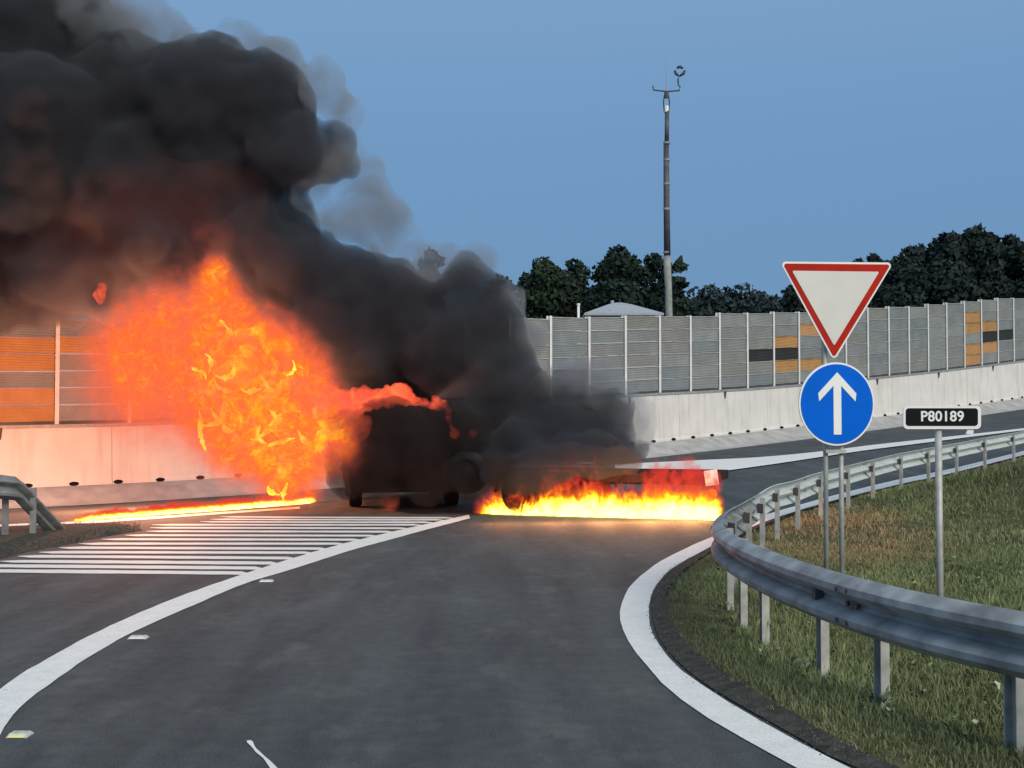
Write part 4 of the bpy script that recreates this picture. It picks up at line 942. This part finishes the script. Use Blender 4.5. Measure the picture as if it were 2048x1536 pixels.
thin = [(180, 20, 95, 24.5), (250, 50, 90, 24.5), (330, 60, 50, 24.3), (480, 90, 50, 24.3), (730, 350, 45, 24), (740, 420, 60, 24), (1245, 860, 60, 21.5), (1280, 830, 50, 21.6), (210, 30, 80, 25), (120, 0, 70, 25), (280, 90, 70, 24.5), (420, 110, 60, 24.5), (560, 130, 60, 24.3), (640, 170, 55, 24), (668, 240, 60, 24), (680, 320, 55, 24), (620, 390, 45, 24), (700, 430, 65, 24), (770, 450, 70, 24), (800, 500, 60, 23.8), (845, 545, 60, 23.5), (900, 545, 50, 23.2), (960, 530, 45, 23), (1010, 600, 50, 22.8), (1050, 690, 50, 22.8), (1110, 780, 55, 22), (1180, 780, 60, 21.9), (1235, 820, 60, 21.9), (1265, 870, 50, 21.9), (1210, 755, 40, 21.9)]
M['soot'] = smoke_mat('sooty_veil', 2.4, (.07, .06, .06), hetero=False)
sv = puff_hull('soot_veil', [(700, 940, 55, 20.9), (770, 900, 70, 20.9), (850, 900, 75, 20.9), (780, 850, 60, 21), (700, 870, 50, 21), (860, 960, 55, 20.8), (760, 980, 40, 20.8), (900, 850, 50, 21), (920, 930, 40, 20.8), (1000, 950, 48, 20.2), (940, 880, 45, 20.8), (940, 955, 45, 20.6)], .1, (.3, .12), (.6, .25), [M['soot']], 6, 4, .5); tag(sv, 'dark sooty haze hanging in front of the burning van', 'smoke', kind='stuff')
ws = puff_hull('smoke_wisps', thin, .13, (.4, .2), (.7, .25), [M['wisp']], 5, 4, .5); bake_main(ws, .002); tag(ws, 'thin grey wisps fraying off the right edge of the black plume', 'smoke', kind='stuff')

def fire_mat(name, dens, nscale, cols, strength=1.0, zgrad=None, fil=None, lo=.35, hi=.6, mp=(1, 1, 1)):
    """absorbing glowing gas: emission = density * colour"""
    m = bpy.data.materials.new(name); m.use_nodes = True; n = m.node_tree; n.nodes.clear(); N = n.nodes.new; L_ = n.links.new
    o = N('ShaderNodeOutputMaterial'); em = N('ShaderNodeEmission'); ab = N('ShaderNodeVolumeAbsorption'); ad = N('ShaderNodeAddShader')
    ab.inputs['Color'].default_value = (0, 0, 0, 1); L_(em.outputs[0], ad.inputs[0]); L_(ab.outputs[0], ad.inputs[1]); L_(ad.outputs[0], o.inputs['Volume'])
    t = N('ShaderNodeTexCoord'); ma = N('ShaderNodeMapping'); ma.inputs['Scale'].default_value = mp; L_(t.outputs['Object'], ma.inputs[0])
    x = N('ShaderNodeTexNoise'); x.inputs['Scale'].default_value = nscale; x.inputs['Detail'].default_value = 3; x.inputs['Distortion'].default_value = 1.2; L_(ma.outputs[0], x.inputs[0])
    mr = N('ShaderNodeMapRange'); mr.inputs['From Min'].default_value = lo; mr.inputs['From Max'].default_value = hi; mr.inputs['To Min'].default_value = dens * .25; mr.inputs['To Max'].default_value = dens; L_(x.outputs[0], mr.inputs[0])
    L_(mr.outputs[0], ab.inputs['Density'])
    key = x.outputs[0]
    if zgrad:    # heat centre: (x, y, z), radius, weight of distance
        sub = N('ShaderNodeVectorMath'); sub.operation = 'DISTANCE'; L_(t.outputs['Object'], sub.inputs[0]); sub.inputs[1].default_value = zgrad[0]
        m1 = N('ShaderNodeMapRange'); m1.inputs['From Min'].default_value = zgrad[1]; m1.inputs['From Max'].default_value = zgrad[2]; m1.inputs['To Min'].default_value = zgrad[3]; m1.inputs['To Max'].default_value = zgrad[4]; L_(sub.outputs['Value'], m1.inputs[0])
        a1 = N('ShaderNodeMath'); a1.operation = 'ADD'; L_(x.outputs[0], a1.inputs[0]); L_(m1.outputs[0], a1.inputs[1]); key = a1.outputs[0]
    r = N('ShaderNodeValToRGB'); el = r.color_ramp.elements; el[0].position = cols[0][0]; el[0].color = tuple(cols[0][1]) + (1,); el[1].position = cols[-1][0]; el[1].color = tuple(cols[-1][1]) + (1,)
    for p_, c_ in cols[1:-1]: q = el.new(p_); q.color = tuple(c_) + (1,)
    L_(key, r.inputs[0]); L_(r.outputs[0], em.inputs['Color'])
    st = N('ShaderNodeMath'); st.operation = 'MULTIPLY'; L_(mr.outputs[0], st.inputs[0]); st.inputs[1].default_value = strength
    so = st.outputs[0]
    if fil:
        y = N('ShaderNodeTexNoise'); y.inputs['Scale'].default_value = fil[0]; y.inputs['Detail'].default_value = 1; y.inputs['Distortion'].default_value = 1.5; L_(ma.outputs[0], y.inputs[0])
        s1 = N('ShaderNodeMath'); s1.operation = 'SUBTRACT'; L_(y.outputs[0], s1.inputs[0]); s1.inputs[1].default_value = .5
        s2 = N('ShaderNodeMath'); s2.operation = 'ABSOLUTE'; L_(s1.outputs[0], s2.inputs[0])
        s3 = N('ShaderNodeMapRange'); s3.inputs['From Min'].default_value = 0; s3.inputs['From Max'].default_value = fil[1]; s3.inputs['To Min'].default_value = fil[2]; s3.inputs['To Max'].default_value = 1; L_(s2.outputs[0], s3.inputs[0])
        s4 = N('ShaderNodeMath'); s4.operation = 'MULTIPLY'; L_(so, s4.inputs[0]); L_(s3.outputs[0], s4.inputs[1]); so = s4.outputs[0]
    L_(so, em.inputs['Strength']); return m
RED = (1.2, .105, .050); ORD = (1.9, .19, .028); ORA = (2.4, .32, .008); YEL = (3.0, .62, .03)
def field_fire(name, cores, dens, cols, nscale=1.7, amp=.5):
    m = bpy.data.materials.new(name); m.use_nodes = True; n = m.node_tree; n.nodes.clear(); N = n.nodes.new; L_ = n.links.new
    o = N('ShaderNodeOutputMaterial'); em = N('ShaderNodeEmission'); ab = N('ShaderNodeVolumeAbsorption'); ad = N('ShaderNodeAddShader')
    ab.inputs['Color'].default_value = (0, 0, 0, 1); L_(em.outputs[0], ad.inputs[0]); L_(ab.outputs[0], ad.inputs[1]); L_(ad.outputs[0], o.inputs['Volume'])
    t = N('ShaderNodeTexCoord'); x = N('ShaderNodeTexNoise'); x.inputs['Scale'].default_value = nscale; x.inputs['Detail'].default_value = 4; x.inputs['Distortion'].default_value = 1.0; L_(t.outputs['Object'], x.inputs[0])
    cur = None
    for (px, py, rp, Y, wt) in cores:
        d = N('ShaderNodeVectorMath'); d.operation = 'DISTANCE'; L_(t.outputs['Object'], d.inputs[0]); d.inputs[1].default_value = tuple(at(px, py, Y))
        mr = N('ShaderNodeMapRange'); mr.interpolation_type = 'SMOOTHSTEP'; mr.inputs['From Min'].default_value = 0; mr.inputs['From Max'].default_value = rp / F * Y; mr.inputs['To Min'].default_value = wt; mr.inputs['To Max'].default_value = 0; L_(d.outputs['Value'], mr.inputs[0])
        if cur is None: cur = mr.outputs[0]
        else: a_ = N('ShaderNodeMath'); a_.operation = 'ADD'; L_(cur, a_.inputs[0]); L_(mr.outputs[0], a_.inputs[1]); cur = a_.outputs[0]
    nz = N('ShaderNodeMath'); nz.operation = 'MULTIPLY_ADD'; L_(x.outputs[0], nz.inputs[0]); nz.inputs[1].default_value = amp * 2; nz.inputs[2].default_value = -amp
    f_ = N('ShaderNodeMath'); f_.operation = 'ADD'; L_(cur, f_.inputs[0]); L_(nz.outputs[0], f_.inputs[1])
    g_ = N('ShaderNodeMath'); g_.operation = 'MULTIPLY'; L_(f_.outputs[0], g_.inputs[0])       # fades to nothing where the gas ends
    e_ = N('ShaderNodeMapRange'); e_.inputs['From Min'].default_value = 0; e_.inputs['From Max'].default_value = .22; L_(cur, e_.inputs[0]); L_(e_.outputs[0], g_.inputs[1])
    dm = N('ShaderNodeValToRGB'); de = dm.color_ramp.elements; de[0].position = .06; de[0].color = (0, 0, 0, 1); de[1].position = 1; de[1].color = (1, 1, 1, 1); q = de.new(.34); q.color = (.055, .055, .055, 1); q = de.new(.58); q.color = (.30, .30, .30, 1)
    L_(g_.outputs[0], dm.inputs[0]); mu = N('ShaderNodeMath'); mu.operation = 'MULTIPLY'; L_(dm.outputs[0], mu.inputs[0]); mu.inputs[1].default_value = dens
    L_(mu.outputs[0], ab.inputs['Density']); L_(mu.outputs[0], em.inputs['Strength'])
    r = N('ShaderNodeValToRGB'); el = r.color_ramp.elements; el[0].position = cols[0][0]; el[0].color = tuple(cols[0][1]) + (1,); el[1].position = cols[-1][0]; el[1].color = tuple(cols[-1][1]) + (1,)
    for p_, c_ in cols[1:-1]: q = el.new(p_); q.color = tuple(c_) + (1,)
    x2 = N('ShaderNodeTexNoise'); x2.inputs['Scale'].default_value = 2.6; x2.inputs['Detail'].default_value = 2; x2.inputs['Distortion'].default_value = 2.0; L_(t.outputs['Object'], x2.inputs[0])
    c1 = N('ShaderNodeMath'); c1.operation = 'MULTIPLY_ADD'; L_(x2.outputs[0], c1.inputs[0]); c1.inputs[1].default_value = 3.2; c1.inputs[2].default_value = -1.65
    cl_ = N('ShaderNodeMath'); cl_.operation = 'MULTIPLY'; cl_.use_clamp = True; L_(g_.outputs[0], cl_.inputs[0]); cl_.inputs[1].default_value = .72
    c2 = N('ShaderNodeMath'); c2.operation = 'MULTIPLY_ADD'; L_(c1.outputs[0], c2.inputs[0]); L_(cl_.outputs[0], c2.inputs[1]); L_(cl_.outputs[0], c2.inputs[2])
    x3 = N('ShaderNodeTexNoise'); x3.inputs['Scale'].default_value = 2.3; x3.inputs['Detail'].default_value = 1; x3.inputs['Distortion'].default_value = 2.2; L_(t.outputs['Object'], x3.inputs[0])
    s1 = N('ShaderNodeMath'); s1.operation = 'SUBTRACT'; L_(x3.outputs[0], s1.inputs[0]); s1.inputs[1].default_value = .5
    s2 = N('ShaderNodeMath'); s2.operation = 'ABSOLUTE'; L_(s1.outputs[0], s2.inputs[0])
    s3 = N('ShaderNodeMapRange'); s3.interpolation_type = 'SMOOTHSTEP'; s3.inputs['From Min'].default_value = 0; s3.inputs['From Max'].default_value = .035; s3.inputs['To Min'].default_value = 1; s3.inputs['To Max'].default_value = 0; L_(s2.outputs[0], s3.inputs[0])
    s4 = N('ShaderNodeMath'); s4.operation = 'MULTIPLY'; L_(s3.outputs[0], s4.inputs[0]); L_(cl_.outputs[0], s4.inputs[1])      # bright sheets of flame, only where it is hot
    c3 = N('ShaderNodeMath'); c3.operation = 'MULTIPLY_ADD'; L_(s4.outputs[0], c3.inputs[0]); c3.inputs[1].default_value = .55; L_(c2.outputs[0], c3.inputs[2])
    s5 = N('ShaderNodeMath'); s5.operation = 'MULTIPLY_ADD'; L_(s4.outputs[0], s5.inputs[0]); s5.inputs[1].default_value = 1.6; s5.inputs[2].default_value = 1.0
    s6 = N('ShaderNodeMath'); s6.operation = 'MULTIPLY'; L_(s5.outputs[0], s6.inputs[0]); L_(mu.outputs[0], s6.inputs[1]); L_(s6.outputs[0], em.inputs['Strength'])
    L_(c3.outputs[0], r.inputs[0]); L_(r.outputs[0], em.inputs['Color']); return m
cores = [(500, 780, 175, 21.4, .85), (470, 740, 110, 21.3, .32), (520, 860, 120, 21.3, .35), (450, 670, 115, 21.5, .55), (437, 580, 70, 21.6, .55), (434, 535, 38, 21.6, .5), (585, 880, 120, 21.4, .45), (585, 975, 75, 21.2, .55), (778, 1006, 30, 21.7, .50), (905, 945, 36, 21.5, .46), (620, 780, 95, 21.6, .45), (560, 700, 100, 21.5, .40),
         (340, 730, 190, 22.6, .50), (300, 800, 150, 21.9, .25), (430, 880, 150, 21.6, .30), (640, 920, 90, 21.5, .4), (250, 700, 110, 22.1, .30), (300, 650, 110, 22.1, .30), (190, 780, 150, 22.6, .22), (360, 600, 100, 21.9, .34), (690, 890, 85, 21.2, .42), (662, 900, 70, 20.7, .50), (660, 840, 70, 20.8, .45), (425, 490, 90, 22, .28), (500, 940, 100, 21.3, .3)]
cores = [(a, b, c * 1.28, d, e_ * (1.05 if e_ > .43 else .72)) for a, b, c, d, e_ in cores]
M['fireball'] = field_fire('flame_gas', cores, 7.0, [(.06, (.78, .17, .11)), (.30, (.95, .13, .065)), (.48, (1.0, .15, .03)), (.66, (1.0, .175, .010)), (.90, (1.1, .27, .008)), (1.0, (1.5, .60, .03))], 2.6, .50)
hull = [(c[0], c[1], c[2] * .92, c[3]) for c in cores]
fb = puff_hull('fireball', hull, .12, (.1,), (.6,), [M['fireball']], 9, 0); tag(fb, 'large orange fireball with a red veil bulging from the left side of the van', 'fire', kind='stuff')
M['firelight_tint'] = fire_mat('painted_firelight', .062, .7, [(.3, (.20, .065, .055)), (.7, (.42, .10, .075))], 1.0, None, None, .30, .65)  # faint red emission painted into the smoke for the firelight falling on it
sg2 = puff_hull('painted_firelight', [(300, 480, 170, 23.0), (180, 540, 130, 23.2), (420, 440, 130, 23), (520, 560, 100, 22.8), (320, 600, 110, 22.8), (60, 560, 110, 23.4), (620, 680, 80, 22.5), (875, 560, 30, 22.0), (730, 910, 80, 20.75), (850, 930, 60, 20.8), (1180, 745, 36, 21.6)], .16, (.5, .2), (.9, .4), [M['firelight_tint']], 19, 4); tag(sg2, 'dull red painted firelight in the lower left of the smoke', 'smoke', kind='stuff')
M['roof_fire'] = fire_mat('roof_flame_gas', 5.0, 4.0, [(.3, (.8, .08, .04)), (.5, (1.6, .16, .08)), (.7, (2.2, .34, .10))], 1.0)
rf_ = [(610, 800, 40, 21.3), (650, 805, 36, 21.3), (680, 808, 32, 21.35), (705, 803, 28, 21.4), (730, 800, 24, 21.45), (752, 798, 22, 21.5), (775, 794, 22, 21.5), (800, 786, 24, 21.6), (815, 797, 14, 21.6), (672, 850, 32, 21.5), (700, 838, 26, 21.5), (720, 865, 20, 21.6), (646, 840, 42, 21.4), (730, 845, 16, 21.6)]
def line_(p, q, n_, r0, r1, y0):
    return [(p[0] + (q[0] - p[0]) * i / n_ + rnd.uniform(-1.5, 1.5), p[1] + (q[1] - p[1]) * i / n_ + rnd.uniform(-1.5, 1.5), (r0 + (r1 - r0) * i / n_) * rnd.uniform(.7, 1.3), y0) for i in range(n_ + 1)]
rf_ += line_((820, 799), (880, 815), 12, 7, 8, 21.65) + line_((872, 800), (892, 812), 4, 8, 9, 21.65) + line_((893, 815), (905, 858), 9, 6, 6, 21.65) + [(909, 868, 12, 21.65)] + line_((899, 925), (905, 958), 7, 4, 4, 21.65)
fr = puff_hull('roof_flames', rf_, .032, (.11, .05), (.25, .09), [M['roof_fire']], 17, 4, .5); tag(fr, 'tongues of flame licking along the roof edge of the van', 'fire', kind='stuff')
em_ = puff_hull('floating_flame', [(205, 575, 11, 22.4), (200, 590, 13, 22.4), (203, 601, 9, 22.4)], .04, (.08,), (.15,), [M['roof_fire']], 21, 3, .5); tag(em_, 'small detached lick of flame in the smoke at upper left', 'fire', kind='stuff')
em_ = puff_hull('floating_flame', [(946, 868, 9, 21.3)], .03, (.03,), (.15,), [M['roof_fire']], 22, 2, .5); tag(em_, 'small glowing ball of flame right of the van roof corner', 'fire', kind='stuff')
# ground fire under the trailer
gz = 0.0
def band(name, pts, seed, vox, mats, disp=(.16, .07), sc_=(.3, .1)):
    return puff_hull(name, pts, vox, disp, sc_, mats, seed, 4, .5)
def zfire_mat(name, dens, z0, z1, cols, nscale=2.2, strength=1.0):
    m = fire_mat(name, dens, nscale, cols, strength, None, None, .30, .62); n = m.node_tree
    r = [x for x in n.nodes if x.bl_idname == 'ShaderNodeValToRGB'][0]; x = [x for x in n.nodes if x.bl_idname == 'ShaderNodeTexNoise'][0]; t = [x for x in n.nodes if x.bl_idname == 'ShaderNodeTexCoord'][0]
    s = n.nodes.new('ShaderNodeSeparateXYZ'); n.links.new(t.outputs['Object'], s.inputs[0])
    mr = n.nodes.new('ShaderNodeMapRange'); mr.clamp = True; mr.inputs['From Min'].default_value = z0; mr.inputs['From Max'].default_value = z1; mr.inputs['To Min'].default_value = .56; mr.inputs['To Max'].default_value = -.30; n.links.new(s.outputs['Z'], mr.inputs[0])
    a = n.nodes.new('ShaderNodeMath'); a.operation = 'ADD'; n.links.new(x.outputs[0], a.inputs[0]); n.links.new(mr.outputs[0], a.inputs[1]); n.links.new(a.outputs[0], r.inputs[0]); return m
M['pool'] = zfire_mat('pool_fire_gas', 3.4, .05, .75, [(.15, (.70, .06, .04)), (.42, (1.0, .16, .03)), (.66, (1.6, .55, .02)), (.85, (3.6, 2.2, .10)), (1.0, (5.5, 4.2, .7))])
def band_fire(name, a_, b_, h_, dens, cols, drop=None):
    """flames standing on a line from a_ to b_ on the road, h_ metres high"""
    m = bpy.data.materials.new(name); m.use_nodes = True; n = m.node_tree; n.nodes.clear(); N = n.nodes.new; L_ = n.links.new
    def mth(op, x, y=None, z=None):
        q = N('ShaderNodeMath'); q.operation = op
        for i, v_ in enumerate((x, y, z)):
            if v_ is None: continue
            if isinstance(v_, (int, float)): q.inputs[i].default_value = v_
            else: L_(v_, q.inputs[i])
        return q.outputs[0]
    def rng(x, f0, f1, t0, t1):
        q = N('ShaderNodeMapRange'); q.interpolation_type = 'SMOOTHSTEP'
        for k_, v_ in (('From Min', f0), ('From Max', f1), ('To Min', t0), ('To Max', t1)): q.inputs[k_].default_value = v_
        L_(x, q.inputs[0]); return q.outputs[0]
    o = N('ShaderNodeOutputMaterial'); em = N('ShaderNodeEmission'); ab = N('ShaderNodeVolumeAbsorption'); ad = N('ShaderNodeAddShader')
    ab.inputs['Color'].default_value = (0, 0, 0, 1); L_(em.outputs[0], ad.inputs[0]); L_(ab.outputs[0], ad.inputs[1]); L_(ad.outputs[0], o.inputs['Volume'])
    t = N('ShaderNodeTexCoord'); sp = N('ShaderNodeSeparateXYZ'); L_(t.outputs['Object'], sp.inputs[0])
    mp = N('ShaderNodeMapping'); mp.inputs['Scale'].default_value = (1, 1, .62); L_(t.outputs['Object'], mp.inputs[0])
    def nz(s_, d_, dist, det=3, vec=None):
        x = N('ShaderNodeTexNoise'); x.inputs['Scale'].default_value = s_; x.inputs['Detail'].default_value = det; x.inputs['Distortion'].default_value = dist; L_(vec or mp.outputs[0], x.inputs[0]); return x.outputs[0]
    n1 = nz(4.5, 0, 1.2, 4); n2 = nz(1.3, 0, .3, 1); n3 = nz(9, 0, 1.5, 2)
    zz = sp.outputs['Z']; xx = sp.outputs['X']
    hh = mth('MULTIPLY_ADD', n2, h_ * 1.9, h_ * .05)                     # local height of the flames
    if drop: hh = mth('MULTIPLY', hh, rng(xx, drop[0], drop[1], drop[2], 1.0))
    f_ = mth('SUBTRACT', 1.0, mth('DIVIDE', zz, hh))
    f_ = mth('ADD', f_, mth('MULTIPLY_ADD', n1, 2.0, -1.0))
    f_ = mth('ADD', f_, mth('MULTIPLY_ADD', n3, .5, -.25))
    # across the line and at its ends the gas thins out
    d = (b_ - a_).normalized(); cx_ = mth('MULTIPLY', mth('SUBTRACT', xx, a_.x), -d.y); cy_ = mth('MULTIPLY', mth('SUBTRACT', sp.outputs['Y'], a_.y), d.x)
    ac = mth('ABSOLUTE', mth('ADD', cx_, cy_)); f_ = mth('MULTIPLY', f_, rng(ac, .08, .34, 1, 0))
    f_ = mth('MULTIPLY', f_, mth('MULTIPLY', rng(xx, a_.x, a_.x + .7, 0, 1), rng(xx, b_.x - .25, b_.x, 1, 0)))
    dm = rng(f_, .10, .85, 0, dens); L_(dm, ab.inputs['Density'])
    lo_ = mth('MULTIPLY', rng(zz, 0.0, h_ * .85, .88, -.30), rng(f_, .15, .7, .3, 1)); key = mth('ADD', mth('MULTIPLY', f_, .42), lo_); key = mth('ADD', key, mth('MULTIPLY_ADD', n3, .5, -.25))
    if drop: key = mth('SUBTRACT', key, rng(xx, drop[0], drop[1], .22, 0))
    r = N('ShaderNodeValToRGB'); el = r.color_ramp.elements; el[0].position = cols[0][0]; el[0].color = tuple(cols[0][1]) + (1,); el[1].position = cols[-1][0]; el[1].color = tuple(cols[-1][1]) + (1,)
    for p_, c_ in cols[1:-1]: q = el.new(p_); q.color = tuple(c_) + (1,)
    L_(key, r.inputs[0]); L_(r.outputs[0], em.inputs['Color']); L_(dm, em.inputs['Strength']); return m
def band_hull(name, a_, b_, hh, th_, mat):
    d = (b_ - a_).normalized(); q = Vector((-d.y, d.x, 0)) * th_; m_ = MB(); n = 24
    for i in range(n + 1):
        p = a_.lerp(b_, i / n); z0 = hs(p.x, p.y) + .004; k = hh * (.85 + .15 * math.sin(i * 1.9))
        for c in (p - q + Vector((0, 0, z0)), p + q + Vector((0, 0, z0)), p + q * .9 + Vector((0, 0, k * .7)), p + q * .4 + Vector((0, 0, k)), p - q * .4 + Vector((0, 0, k)), p - q * .9 + Vector((0, 0, k * .7))): m_.v.append(tuple(c))
    for i in range(n):
        for j in range(6): j2 = (j + 1) % 6; m_.f.append((i * 6 + j, i * 6 + j2, (i + 1) * 6 + j2, (i + 1) * 6 + j))
    m_.f.append(tuple(range(6))); m_.f.append(tuple(range(n * 6, n * 6 + 6))[::-1])
    o = m_.build(name, mat); bm = bmesh.new(); bm.from_mesh(o.data); bmesh.ops.recalc_face_normals(bm, faces=bm.faces); bm.to_mesh(o.data); bm.free(); return o
pa_ = ground(925, 1026); pb2 = ground(1458, 1040); pa_.z = 0; pb2.z = 0
POOLC = [(.05, (.75, .05, .035)), (.28, (1.0, .11, .03)), (.45, (1.2, .26, .015)), (.60, (1.8, .75, .02)), (.76, (3.0, 2.4, .05)), (1.0, (4.5, 4.2, 1.0))]
M['pool'] = band_fire('pool_fire_gas', pa_, pb2, .98, 15, POOLC, (-.1, 1.35, .50))
pf = band_hull('pool_fire', pa_, pb2, 1.5, .36, M['pool']); tag(pf, 'bright yellow fuel fire burning on the asphalt beneath the trailer', 'fire', kind='stuff')
M['pool2'] = zfire_mat('running_fire_gas', 3.5, .02, .35, [(.15, (.9, .12, .05)), (.45, (1.0, .22, .03)), (.75, (2.0, .9, .08)), (1.0, (3.0, 2.2, .5))])
qa = ground(95, 1046); qb = ground(640, 1004); qa.z = 0; qb.z = 0
M['pool2'] = band_fire('running_fire_gas', qa, qb, .17, 22, POOLC)
lf = band_hull('running_fire', qa, qb, .30, .36, M['pool2']); tag(lf, 'thin line of burning fuel running left along the road from the van', 'fire', kind='stuff')
# hot flame cores that light the place
def flame_core_mat(name, col, st):
    m = bpy.data.materials.new(name); m.use_nodes = True; n = m.node_tree; n.nodes.clear(); o = n.nodes.new('ShaderNodeOutputMaterial'); e_ = n.nodes.new('ShaderNodeEmission')
    t = n.nodes.new('ShaderNodeTexCoord'); x = n.nodes.new('ShaderNodeTexNoise'); x.inputs['Scale'].default_value = 5; n.links.new(t.outputs['Object'], x.inputs[0])
    mr = n.nodes.new('ShaderNodeMapRange'); mr.inputs['From Min'].default_value = .3; mr.inputs['From Max'].default_value = .7; mr.inputs['To Min'].default_value = st * .5; mr.inputs['To Max'].default_value = st * 1.5
    n.links.new(x.outputs[0], mr.inputs[0]); n.links.new(mr.outputs[0], e_.inputs['Strength']); e_.inputs['Color'].default_value = tuple(col) + (1,); n.links.new(e_.outputs[0], o.inputs['Surface']); return m
M['core'] = flame_core_mat('hot_flame', (1, .72, .06), 5.5); M['core2'] = flame_core_mat('orange_flame', (1, .50, .04), 1.9)
def tongues(name, n, fn, mat, parent):
    m_ = MB(); r = random.Random(77)
    for i in range(n):
        c, h_, w_ = fn(i, r); pts = []; rad = []; ph = r.uniform(0, 6)
        for k in range(7):
            t = k / 6; pts.append(c + Vector((math.sin(ph + t * 4) * w_ * .8 * t, math.cos(ph + t * 3) * w_ * .5 * t, h_ * t))); rad.append(w_ * (1 - t) ** .7 * (1 if k else .7) + .002)
        m_.tube(pts, rad, 7)
    return m_.build(name, mat, parent, smooth=True, kind='stuff')
# wandering bright filaments of flame inside the fireball
m_ = MB(); r = random.Random(8)
starts = [(383, 735, 10, 9), (410, 708, 8, 9), (425, 745, 60, 12), (430, 760, 70, 12), (520, 750, 50, 9), (560, 765, 80, 8), (480, 775, 60, 9), (398, 822, 55, 14), (405, 850, 40, 12), (470, 845, 70, 16), (500, 878, 20, 12), (535, 892, -20, 10), (520, 850, 95, 9), (595, 860, 50, 7), (660, 865, -10, 7), (575, 965, 90, 8), (560, 990, 160, 7), (440, 640, 20, 7), (540, 820, 60, 8), (585, 720, 60, 8)]
for px, py, ang, k_ in starts:
    a_ = math.radians(ang); pts = []; rad = []; yy = 20.62 + abs(px - 490) / 300 * .55 + r.uniform(0, .3); x_, y_ = px, py; turn = r.uniform(-.35, .35)
    for k in range(k_):
        t = k / (k_ - 1); pts.append(at(x_, y_, yy)); rad.append((.008 + .030 * math.sin(PI * t)) * r.uniform(.5, 1.7))
        turn = .5 * turn + r.uniform(-.38, .38); a_ += turn; st_ = r.uniform(4, 8); x_ += math.cos(a_) * st_; y_ += math.sin(a_) * st_; yy += r.uniform(-.04, .04)
    m_.tube(pts, rad, 7)
m_.build('flame_curl', M['core2'], fb, smooth=True, kind='stuff')
# the light these flames give off
def fire_light(px, py, y, watt, col, par):
    l = bpy.data.lights.new('fire_light', 'POINT'); l.energy = watt; l.color = col; l.shadow_soft_size = 0.0
    o = bpy.data.objects.new('fire_light', l); C.objects.link(o); o.location = at(px, py, y); o.parent = par
fire_light(300, 830, 24.4, 2800, (1, .37, .18), fb)
for px_, w_ in ((1010, 30), (1110, 40), (1210, 62), (1300, 70), (1385, 66)): fire_light(px_, 1003, 19.0, w_, (1, .36, .12), pf)
